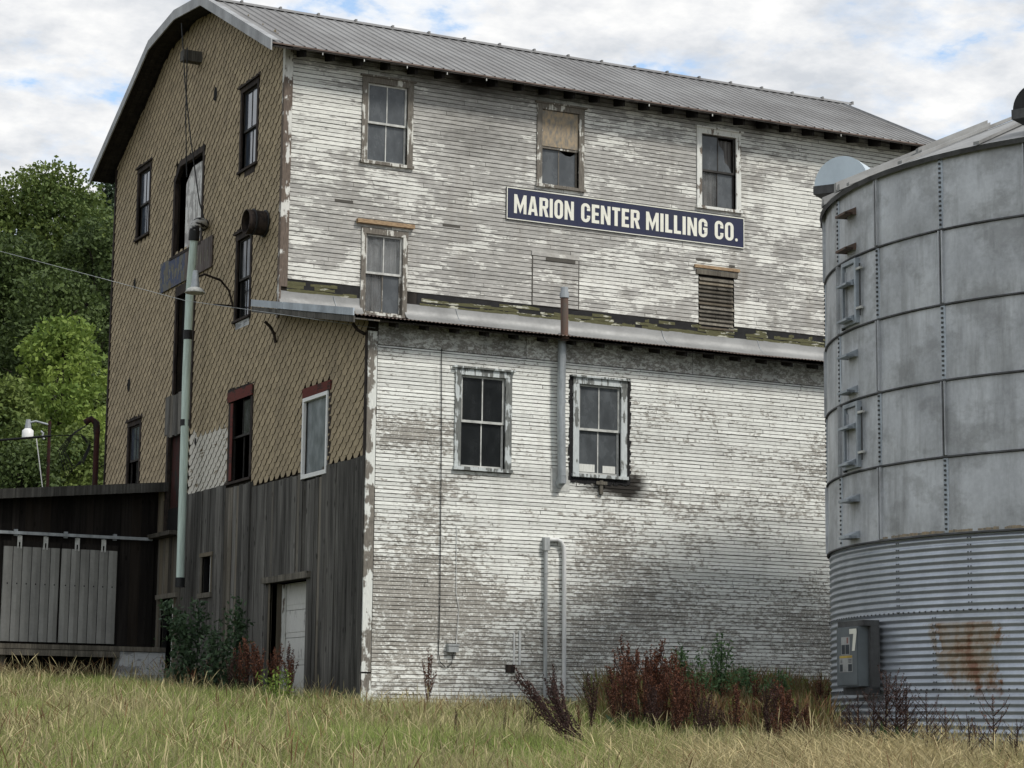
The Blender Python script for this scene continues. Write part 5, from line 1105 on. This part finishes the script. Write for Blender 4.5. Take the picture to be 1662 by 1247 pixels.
for i, (px, d, py, c) in enumerate(((-130, 90, 420, 3.8), (-230, 84, 420, 4.0), (-70, 104, 290, 4.4))):
    tree('oak_tree', ['dark green tree beyond the left edge of the picture, nearer the shed', 'dark green tree farthest beyond the left edge of the picture', 'tall dark green tree just beyond the left edge of the picture'][i], *tr_at(px, d), hgt(px, d, py), c, M['leaf_dark'], 260, 0.24, 20+i, G_)

# ---- grass: one sheet of blades that nobody could count
m_, t, bs = mat('grass_blades'); a = N(t, 'ShaderNodeAttribute', attribute_name='col'); L(t, a.outputs['Color'], bs.inputs['Base Color']); bs.inputs['Roughness'].default_value = 0.6; bs.inputs['Specular IOR Level'].default_value = 0.2
tr = N(t, 'ShaderNodeBsdfTranslucent'); L(t, a.outputs['Color'], tr.inputs['Color']); mxs = N(t, 'ShaderNodeMixShader'); mxs.inputs[0].default_value = 0.3; L(t, bs.outputs[0], mxs.inputs[1]); L(t, tr.outputs[0], mxs.inputs[2]); L(t, mxs.outputs[0], t.nodes['Material Output'].inputs[0]); M['grass'] = m_
def vnoise(x, y, s, seed):
    g = np.random.default_rng(seed); T = g.random((64, 64)); xs_ = (x*s) % 64; ys_ = (y*s) % 64; i = xs_.astype(int); j = ys_.astype(int); fx = xs_-i; fy = ys_-j; fx = fx*fx*(3-2*fx); fy = fy*fy*(3-2*fy)
    i1 = (i+1) % 64; j1 = (j+1) % 64
    return T[i, j]*(1-fx)*(1-fy)+T[i1, j]*fx*(1-fy)+T[i, j1]*(1-fx)*fy+T[i1, j1]*fx*fy
def gzn(x, y):
    return np.where(y < -40, -1.85, np.where(y < 14, 0.12+0.05*y, 0.82))
def sample(n, amin=-0.36, amax=0.30, dmin=14.0, dmax=47.0):
    d = np.sqrt(rng.random(n)*(dmax**2-dmin**2)+dmin**2); az = YAW+rng.uniform(amin, amax, n); x = CAM.x+d*np.sin(az); y = CAM.y+d*np.cos(az)
    ok = ~((x > -0.12) & (y > -0.10)) & ((x-SX)**2+(y-SY)**2 > (SR+0.12)**2) & (y < 11.4) & ~((x > -7.6) & (x < 0) & (y > 10.6))
    px = 831+FPX*np.tan(az-YAW)
    return x[ok], y[ok], d[ok], px[ok]
def blades(x, y, h, wd_, lean, prof, levels, c0, c1, dirb=None):
    n = len(x); th = rng.uniform(0, 2*np.pi, n) if dirb is None else dirb; dx, dy = np.cos(th), np.sin(th); tw = rng.uniform(0, 2*np.pi, n); sx, sy = np.cos(tw), np.sin(tw)
    z0 = gzn(x, y)-0.05; V = np.zeros((n, len(levels)*2, 3)); Cc = np.zeros((n, len(levels)*2, 3))
    for k, f in enumerate(levels):
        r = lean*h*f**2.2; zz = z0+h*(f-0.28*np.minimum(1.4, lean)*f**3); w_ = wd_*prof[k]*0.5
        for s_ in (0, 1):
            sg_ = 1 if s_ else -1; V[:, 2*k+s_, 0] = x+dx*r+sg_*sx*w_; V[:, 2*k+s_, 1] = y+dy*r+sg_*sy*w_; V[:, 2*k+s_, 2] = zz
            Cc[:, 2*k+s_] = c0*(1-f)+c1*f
    K = len(levels)*2; base = (np.arange(n)*K)[:, None]; q = []
    for k in range(len(levels)-1): q.append(base+np.array([2*k, 2*k+1, 2*k+3, 2*k+2]))
    return V.reshape(-1, 3), np.stack(q, 1).reshape(-1, 4), Cc.reshape(-1, 3)
parts = []
def zone(x, y, px, d):
    """0 lush .. 1 dry, from patches of the meadow"""
    dry = 0.14+0.95*(vnoise(x, y, 0.5, 1)-0.30)+0.45*(vnoise(x, y, 1.7, 2)-0.5)
    dry += 0.45*np.exp(-((x-1.5)/2.8)**2-((y+2.5)/3.5)**2) + 0.35*np.exp(-((y-9.0)/2.0)**2)
    dry += 0.22*np.clip((px-600)/300, 0, 1)
    dry -= 0.35*np.exp(-((x+1.0)/1.3)**2-((y+1.0)/1.8)**2)
    dry -= 0.45*np.exp(-((px-1000)/140)**2)*np.clip((d-17)/3, 0, 1)
    return np.clip(dry, 0, 1)
GR1, GR2 = np.array([0.085, 0.145, 0.030]), np.array([0.31, 0.40, 0.105]); ST1, ST2 = np.array([0.17, 0.15, 0.055]), np.array([0.50, 0.43, 0.24]); RB1, RB2 = np.array([0.10, 0.06, 0.03]), np.array([0.17, 0.10, 0.05])
def tufts(x, y, d, px, k, spread):
    n = len(x); th = rng.uniform(0, 2*np.pi, n*k); r = np.abs(rng.normal(0, spread, n*k)); X = np.repeat(x, k)+np.cos(th)*r; Y = np.repeat(y, k)+np.sin(th)*r
    ok = ~((X > -0.08) & (Y > -0.06)) & ((X-SX)**2+(Y-SY)**2 > (SR+0.05)**2)
    T = np.repeat(np.arange(n), k)[ok]; return X[ok], Y[ok], np.repeat(d, k)[ok], np.repeat(px, k)[ok], (th+rng.normal(0, 0.5, n*k))[ok], T
def brushy(x, y, px): return np.clip((px-930)/120, 0, 1)*(y > -9.5)*(x > 1.0)
# tufted green and yellow sward
x, y, d, px = sample(66000); n0 = len(x); tc_ = rng.normal(0, 0.20, n0); th_ = rng.uniform(0.55, 1.25, n0); tv = rng.uniform(0.55, 1.35, n0)
X, Y, D, PX, TH, T = tufts(x, y, d, px, 10, 0.05); n = len(X); dry = zone(X, Y, PX, D); br = brushy(X, Y, PX)[:, None]
h = (0.26+0.28*rng.random(n))*th_[T]*(0.55+0.6*vnoise(X, Y, 0.9, 5)+0.4*vnoise(X, Y, 0.35, 25)); h = np.minimum(h, 0.62)
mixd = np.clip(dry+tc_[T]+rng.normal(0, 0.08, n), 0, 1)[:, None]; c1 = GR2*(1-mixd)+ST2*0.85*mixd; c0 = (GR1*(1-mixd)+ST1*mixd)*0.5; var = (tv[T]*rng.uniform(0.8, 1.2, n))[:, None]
c1 = c1*(1-br)+br*(GR2*0.30+RB2*0.35); c0 = c0*(1-0.5*br)
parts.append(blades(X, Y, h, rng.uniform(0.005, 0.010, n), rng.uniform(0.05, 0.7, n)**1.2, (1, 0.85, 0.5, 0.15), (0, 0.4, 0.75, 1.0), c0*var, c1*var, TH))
# seed stalks over it
x, y, d, px = sample(34000); dry = zone(x, y, px, d); keep = rng.random(len(x)) < (0.24+0.7*dry); x, y, d, px = (v[keep] for v in (x, y, d, px)); n0 = len(x); tv = rng.uniform(0.5, 1.3, n0); red_ = rng.random(n0) < 0.16; hh_ = rng.uniform(0.7, 1.2, n0)
X, Y, D, PX, TH, T = tufts(x, y, d, px, 4, 0.05); n = len(X)
h = (0.42+0.26*rng.random(n))*hh_[T]*(0.75+0.5*vnoise(X, Y, 0.8, 7)); h *= np.where(Y > 6, 1.30, 1.0); red_ = red_ | ((y > 7.5) & (rng.random(n0) < 0.45))
redb = (red_[T] | ((brushy(X, Y, PX) > 0.3) & (rng.random(n) < 0.75)))[:, None]
c1 = np.where(redb, RB2*1.25, ST2)*(tv[T]*rng.uniform(0.75, 1.25, n))[:, None]; c0 = np.where(redb, RB1*0.8, (GR1*0.5+ST1*0.5))
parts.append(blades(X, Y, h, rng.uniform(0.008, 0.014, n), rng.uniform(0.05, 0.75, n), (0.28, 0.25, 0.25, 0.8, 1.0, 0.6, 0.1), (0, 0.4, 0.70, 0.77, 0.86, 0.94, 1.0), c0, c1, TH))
# dense brown brush between the thicket and the silo
x, y, d, px = sample(90000, -0.02, 0.16, 28.0, 46.0); keep = (x > 1.5) & (y < -0.2) & (y > -9.5) & (px < 1350) & (rng.random(len(x)) < np.clip((px-950)/80, 0, 1)); x, y, d, px = (v[keep] for v in (x, y, d, px)); n = len(x)
h = (0.50+0.42*rng.random(n))*(0.75+0.45*vnoise(x, y, 1.1, 17)); h *= np.where(y > -4, 1.25, 1.0); kind_ = rng.random(n)[:, None]
c1 = np.where(kind_ < 0.55, RB2*1.15, np.where(kind_ < 0.85, GR2*0.45, ST2*0.5))*rng.uniform(0.5, 1.4, n)[:, None]; c0 = (RB1*0.4+GR1*0.25)*np.ones((n, 1))
parts.append(blades(x, y, h, rng.uniform(0.008, 0.015, n), rng.uniform(0.05, 0.5, n), (0.4, 0.5, 0.6, 1.0, 0.9, 0.2), (0, 0.35, 0.6, 0.75, 0.9, 1.0), c0, c1))
# arching straw tussocks in the right foreground
x, y, d, px = sample(2600, 0.02, 0.27, 16.5, 28.0); cl = vnoise(x, y, 1.0, 9); lim = 27.0-1.2*np.clip((px-1500)/160, 0, 1)
keep = (rng.random(len(x)) < np.clip((px-930)/420, 0, 1)*(0.15+1.1*cl)) & (d < lim); x, y, d, px = (v[keep] for v in (x, y, d, px)); n0 = len(x); tv = rng.uniform(0.6, 1.3, n0); hh_ = rng.uniform(0.8, 1.15, n0); an = rng.normal(2.9, 1.1, n0)
X, Y, D, PX, TH, T = tufts(x, y, d, px, 26, 0.07); n = len(X); h = (0.50+0.32*rng.random(n))*hh_[T]; h *= np.where(PX > 1540, 0.85, 1.0)*np.where(PX < 1300, 0.88, 1.0); TH = np.where(rng.random(n) < 0.6, an[T]+rng.normal(0, 0.35, n), TH)
c1 = np.array([0.52, 0.43, 0.24])*(tv[T]*rng.uniform(0.6, 1.25, n))[:, None]; c0 = (GR1*0.6+ST1*0.5)*rng.uniform(0.5, 1.2, n)[:, None]
parts.append(blades(X, Y, h, rng.uniform(0.006, 0.011, n), rng.uniform(0.35, 1.25, n), (0.35, 0.35, 0.3, 0.3, 0.9, 1.0, 0.1), (0, 0.3, 0.55, 0.72, 0.80, 0.90, 1.0), c0, c1, TH))
off = 0; VV, QQ, CC = [], [], []
for V, Q, Cc in parts: VV.append(V); QQ.append(Q+off); CC.append(Cc); off += len(V)
tag(np_mesh('grass', np.concatenate(VV), np.concatenate(QQ), M['grass'], colors=np.concatenate(CC)), 'tall mixed meadow grass, green and straw coloured, covering the ground in front of the mill', 'grass', kind='stuff')

# ---- dock plants (rust brown seed spikes) and leafy weeds
M['dock'] = leaf_mat('dock_seed', (0.150, 0.058, 0.030), (0.060, 0.026, 0.018), 0.15); M['dock_dark'] = leaf_mat('dark_dock_seed', (0.070, 0.034, 0.026), (0.028, 0.015, 0.013), 0.1); M['dock_leaf'] = leaf_mat('dock_leaf', (0.05, 0.09, 0.03), (0.02, 0.04, 0.015)); M['weed'] = leaf_mat('weed_leaf', (0.16, 0.25, 0.11), (0.06, 0.12, 0.05), 0.3); M['weed_dark'] = leaf_mat('dark_weed_leaf', (0.070, 0.115, 0.058), (0.026, 0.050, 0.026), 0.2)
def dock_proto(seed, H=1.0, spikes=7, m_=None, open_=False):
    g = np.random.default_rng(seed); P = []; b = MB(); root = bpy.data.objects.new('dock_plant', None); C.objects.link(root)
    b.tube([(0, 0, -0.1), (0.01, 0, H*0.5), (0.02, 0.01, H*0.97)], [0.011, 0.008, 0.003], 5)
    for k in range(spikes):
        an = g.random()*6.28; f = 0.38+0.5*k/spikes; ln = H*(0.42 if not open_ else 0.34)*(1.1-f*0.5); sp = (0.08+0.12*g.random()) if not open_ else 0.38
        A_ = Vector((0.01, 0, H*f)); B_ = A_+Vector((math.cos(an)*ln*sp*2.2, math.sin(an)*ln*sp*2.2, ln*0.9)); b.tube([A_, A_.lerp(B_, .5)+Vector((math.cos(an)*.03, math.sin(an)*.03, 0)), B_], [0.006, 0.004, 0.002], 4)
        for q_ in range(int((110 if not open_ else 60)*ln/0.4)):
            s_ = 0.12+0.88*g.random(); p = A_.lerp(B_, s_); r_ = 0.020*(1.15-s_)*(1 if not open_ else 0.5); P.append((p.x+g.normal()*r_, p.y+g.normal()*r_, p.z+g.normal()*0.02))
    for q_ in range(150): s_ = g.random(); P.append((0.02+g.normal()*0.022*(1.2-s_), g.normal()*0.022*(1.2-s_), H*(0.52+0.48*s_)))
    b.build('stem', M['dock_dark'], root)
    P = np.array(P); V, Q, tt = leaves(P, (0.022 if not open_ else 0.016)*(0.7+0.6*g.random(len(P))), g.random(len(P)), g, 0, 0.7); np_mesh('seed_head', V, Q, m_ or M['dock'], tt, parent=root)
    P = np.stack([g.normal(size=26)*0.05, g.normal(size=26)*0.05, 0.05+g.random(26)*H*0.35], 1); V, Q, tt = leaves(P, 0.16*(0.7+0.6*g.random(26)), g.random(26), g, -0.2, 0.3); np_mesh('leaf', V, Q, M['dock_leaf'], tt, parent=root)
    return root
def copy_tree(o, parent=None):
    c = o.copy(); C.objects.link(c)
    if parent is not None: c.parent = parent
    for ch in list(o.children): copy_tree(ch, c)
    return c
protos = [dock_proto(100, 1, 9), dock_proto(101, 1, 7), dock_proto(102, 1, 11), dock_proto(103, 1, 8, M['dock_dark'])]; openp = [dock_proto(110, 1, 12, M['dock_dark'], True), dock_proto(111, 1, 10, M['dock'], True)]
used = set()
def place(pr, px, d, top_py, label, group, lean=(0, 0), wide=1.0, minh=0.3):
    p = at(px, d, 0); z = gz(p.x, p.y); H = max(minh, at(px, d, None, top_py).z-z)
    o = pr if pr.name not in used else copy_tree(pr)
    used.add(pr.name); o.location = (p.x, p.y, z-0.05); o.scale = (H*wide, H*wide, H); o.rotation_euler = (lean[0], lean[1], random.uniform(0, 6.28))
    tag(o, label, 'dock plant', group); return o
rr = random.Random(55)
T1 = 'rust red seeding dock plant in the tall thicket right of the white conduit'
for px, py in ((1006, 1078), (1018, 1070), (1038, 1058), (1050, 1068), (1070, 1075), (1080, 1066), (1102, 1080), (1115, 1095), (1130, 1100), (1150, 1105), (1012, 1062), (1024, 1045), (1033, 1075), (1057, 1046), (1063, 1060), (1092, 1063), (1085, 1085), (1002, 1092), (1045, 1090), (1075, 1100), (995, 1108), (1098, 1090)):
    place(rr.choice(protos[:3]), px, rr.uniform(31, 34), py, T1, 'dock plants in the thicket', (rr.uniform(-.08, .08), rr.uniform(-.08, .08)))
T2 = 'short brown dock plant low in the brush between the conduits and the silo'
for k in range(60):
    px = rr.uniform(1000, 1338); place(rr.choice(protos), px, rr.uniform(29, 37), rr.uniform(1100, 1165), T2, 'low dock plants by the silo', (rr.uniform(-.1, .1), rr.uniform(-.1, .1)), 1.1)
place(protos[3], 1125, 29.0, 1128, 'dark dock spike leaning in front of the brush right of the thicket', 'single dock spikes', (0, 0.2))
place(protos[0], 698, 36.5, 1062, 'single rust brown dock spike against the white wall below the junction box', 'single dock spikes', (0, 0), 0.8)
place(protos[3], 744, 29.0, 1150, 'thin dark dock spike standing alone left of the pipes in the meadow', 'single dock spikes', (0, 0), 0.5)
place(protos[3], 721, 28.0, 1170, 'short hooked dark dock spike left in the meadow', 'single dock spikes', (0, 0.1), 0.6)
place(protos[3], 822, 29.0, 1150, 'small dark dock spike standing left of the leaning clump', 'single dock spikes', (0, 0), 0.4)
place(protos[3], 958, 29.5, 1095, 'dark forked dock spike between the leaning clump and the thicket', 'single dock spikes', (0.05, 0.05), 0.9)
place(protos[1], 940, 30.0, 1140, 'brown dock spike just right of the white conduit foot', 'single dock spikes', (0, 0), 0.6)
for k, (px, py) in enumerate(((866, 1145), (858, 1150), (875, 1155))): place(protos[3], px, 28.2, py, 'small dark dock spike under the leaning clump', 'dock spikes under the leaning clump', (0, 0), 0.5)
p0 = at(966, 25.5, None, 1248); p1 = at(852, 26.2, None, 1092)
for k in range(5):
    o = copy_tree(protos[3])
    for ch in list(o.children):
        if ch.name.startswith('leaf'): bpy.data.objects.remove(ch)
    q0 = p0+Vector((rr.uniform(-.12, .12), rr.uniform(-.2, .2), 0)); q0.z = gz(q0.x, q0.y); q1 = p1+Vector((rr.uniform(-.10, .45), rr.uniform(-.2, .2), rr.uniform(-.32, .02))); v_ = q1-q0
    o.location = q0; H = v_.length; o.rotation_mode = 'QUATERNION'; o.rotation_quaternion = v_.to_track_quat('Z', 'Y'); o.scale = (H*0.6, H*0.6, H)
    tag(o, 'dark seeding dock stalk of the clump leaning far to the left in the foreground', 'dock plant', 'stalks of the leaning dock clump')
for k, (px, py) in enumerate(((1432, 1082), (1448, 1090), (1468, 1110), (1392, 1120), (1378, 1128), (1412, 1118), (1455, 1118))): place(openp[0], px, 27.2+0.2*k % 1, py, 'dark branching dock weed in front of the silo below the electrical panel', 'branching weeds before the silo', (0, 0), 1.0)
for k, (px, py, lb) in enumerate(((1500, 1115, 'rusty branching weed right of the dark weeds before the silo'), (1530, 1140, 'short rusty branching weed below the rust stain on the silo'), (1568, 1155, 'short reddish weed below the right of the rust stain'), (1608, 1120, 'tall open branching weed right of the rust stain'), (1645, 1160, 'small open weed near the right edge before the silo'))): place(openp[k % 2], px, 26.9, py, lb, 'branching weeds before the silo', (0, 0), 0.9)
T3 = 'rust brown dock plant at the foot of the weathered boards beside the garage door'
for px, py in ((395, 1045), (410, 1040), (420, 1055), (435, 1045), (450, 1055), (462, 1050), (475, 1068), (480, 1050), (386, 1065), (428, 1075)): place(rr.choice(protos), px, rr.uniform(39.5, 41.0), py, T3, 'dock plants by the garage door', (rr.uniform(-.1, .1), rr.uniform(-.1, .1)), 1.0)
T4 = 'short dark red dock plant among the golden grass near the small cellar door'
for px in (300, 318, 340, 355, 370): place(rr.choice(protos[:3]), px, rr.uniform(42, 43.5), rr.uniform(1062, 1085), T4, 'dock plants by the cellar door', (0, 0), 1.2)
def weed(label, px, d, top, wide, m_, n, seed, cat='shrub', name='weed_shrub', leaf=0.07):
    g = np.random.default_rng(seed); p = at(px, d, 0); z = gz(p.x, p.y); H = at(px, d, None, top).z-z; root = thing(name, label, cat, (p.x, p.y, z)); b = MB(); P = []
    for k in range(9):
        an = g.random()*6.28; r_ = wide*g.random()**0.7; h_ = H*(1-0.45*(r_/wide)*g.random()); tip = Vector((p.x+math.cos(an)*r_, p.y+math.sin(an)*r_, z+h_)) if k else Vector((p.x, p.y, z+H))
        b.tube([(p.x, p.y, z-0.05), (p.x+(tip.x-p.x)*0.3, p.y+(tip.y-p.y)*0.3, z+h_*0.5), tip], [0.012, 0.008, 0.003], 4)
        for q_ in range(n//9): s_ = g.random()**0.8; c_ = Vector((p.x, p.y, z)).lerp(tip, 0.15+0.85*s_); sp = wide*0.30*(1.1-s_)+0.03; P.append((c_.x+g.normal()*sp, c_.y+g.normal()*sp, c_.z+g.normal()*0.04))
    b.build('stem', M['dock_leaf'], root); P = np.array(P); V, Q, tt = leaves(P, leaf*(0.6+0.8*g.random(len(P))), g.random(len(P)), g, 0.2, 0.45); np_mesh('foliage', V, Q, m_, tt, parent=root)
weed('dark leafy shrub in front of the weathered boards beside the pale green pipe', 325, 42.6, 975, 0.75, M['weed_dark'], 1500, 1, leaf=0.11)
weed('narrow dark climbing weed on the weathered boards left of the garage door', 385, 41.5, 968, 0.35, M['weed_dark'], 800, 2, leaf=0.10)
weed('low dark weed between the two dark shrubs at the gable foot', 358, 41.8, 1010, 0.45, M['weed_dark'], 700, 3, leaf=0.10)
weed('yellow green weed in front of the garage door', 455, 38.6, 1088, 0.35, M['leaf_lt'], 500, 4)
weed('tall pale green weed standing above the brush against the white wall', 1168, 37.5, 1028, 0.28, M['weed'], 900, 5)
weed('bushy green weed just right of the red thicket', 1105, 37.0, 1052, 0.5, M['weed'], 1300, 6)
weed('low green weed between the tall pale weed and the silo', 1215, 37.0, 1082, 0.55, M['weed'], 1200, 7)
weed('low green weed nearest the silo in front of the white wall', 1262, 38.0, 1088, 0.35, M['weed'], 700, 8)
weed('low green weed between the thicket and the tall pale weed', 1138, 36.0, 1085, 0.4, M['weed'], 900, 9)
for pr in protos+openp:
    if pr.name not in used:
        for ch in list(pr.children): bpy.data.objects.remove(ch)
        bpy.data.objects.remove(pr)
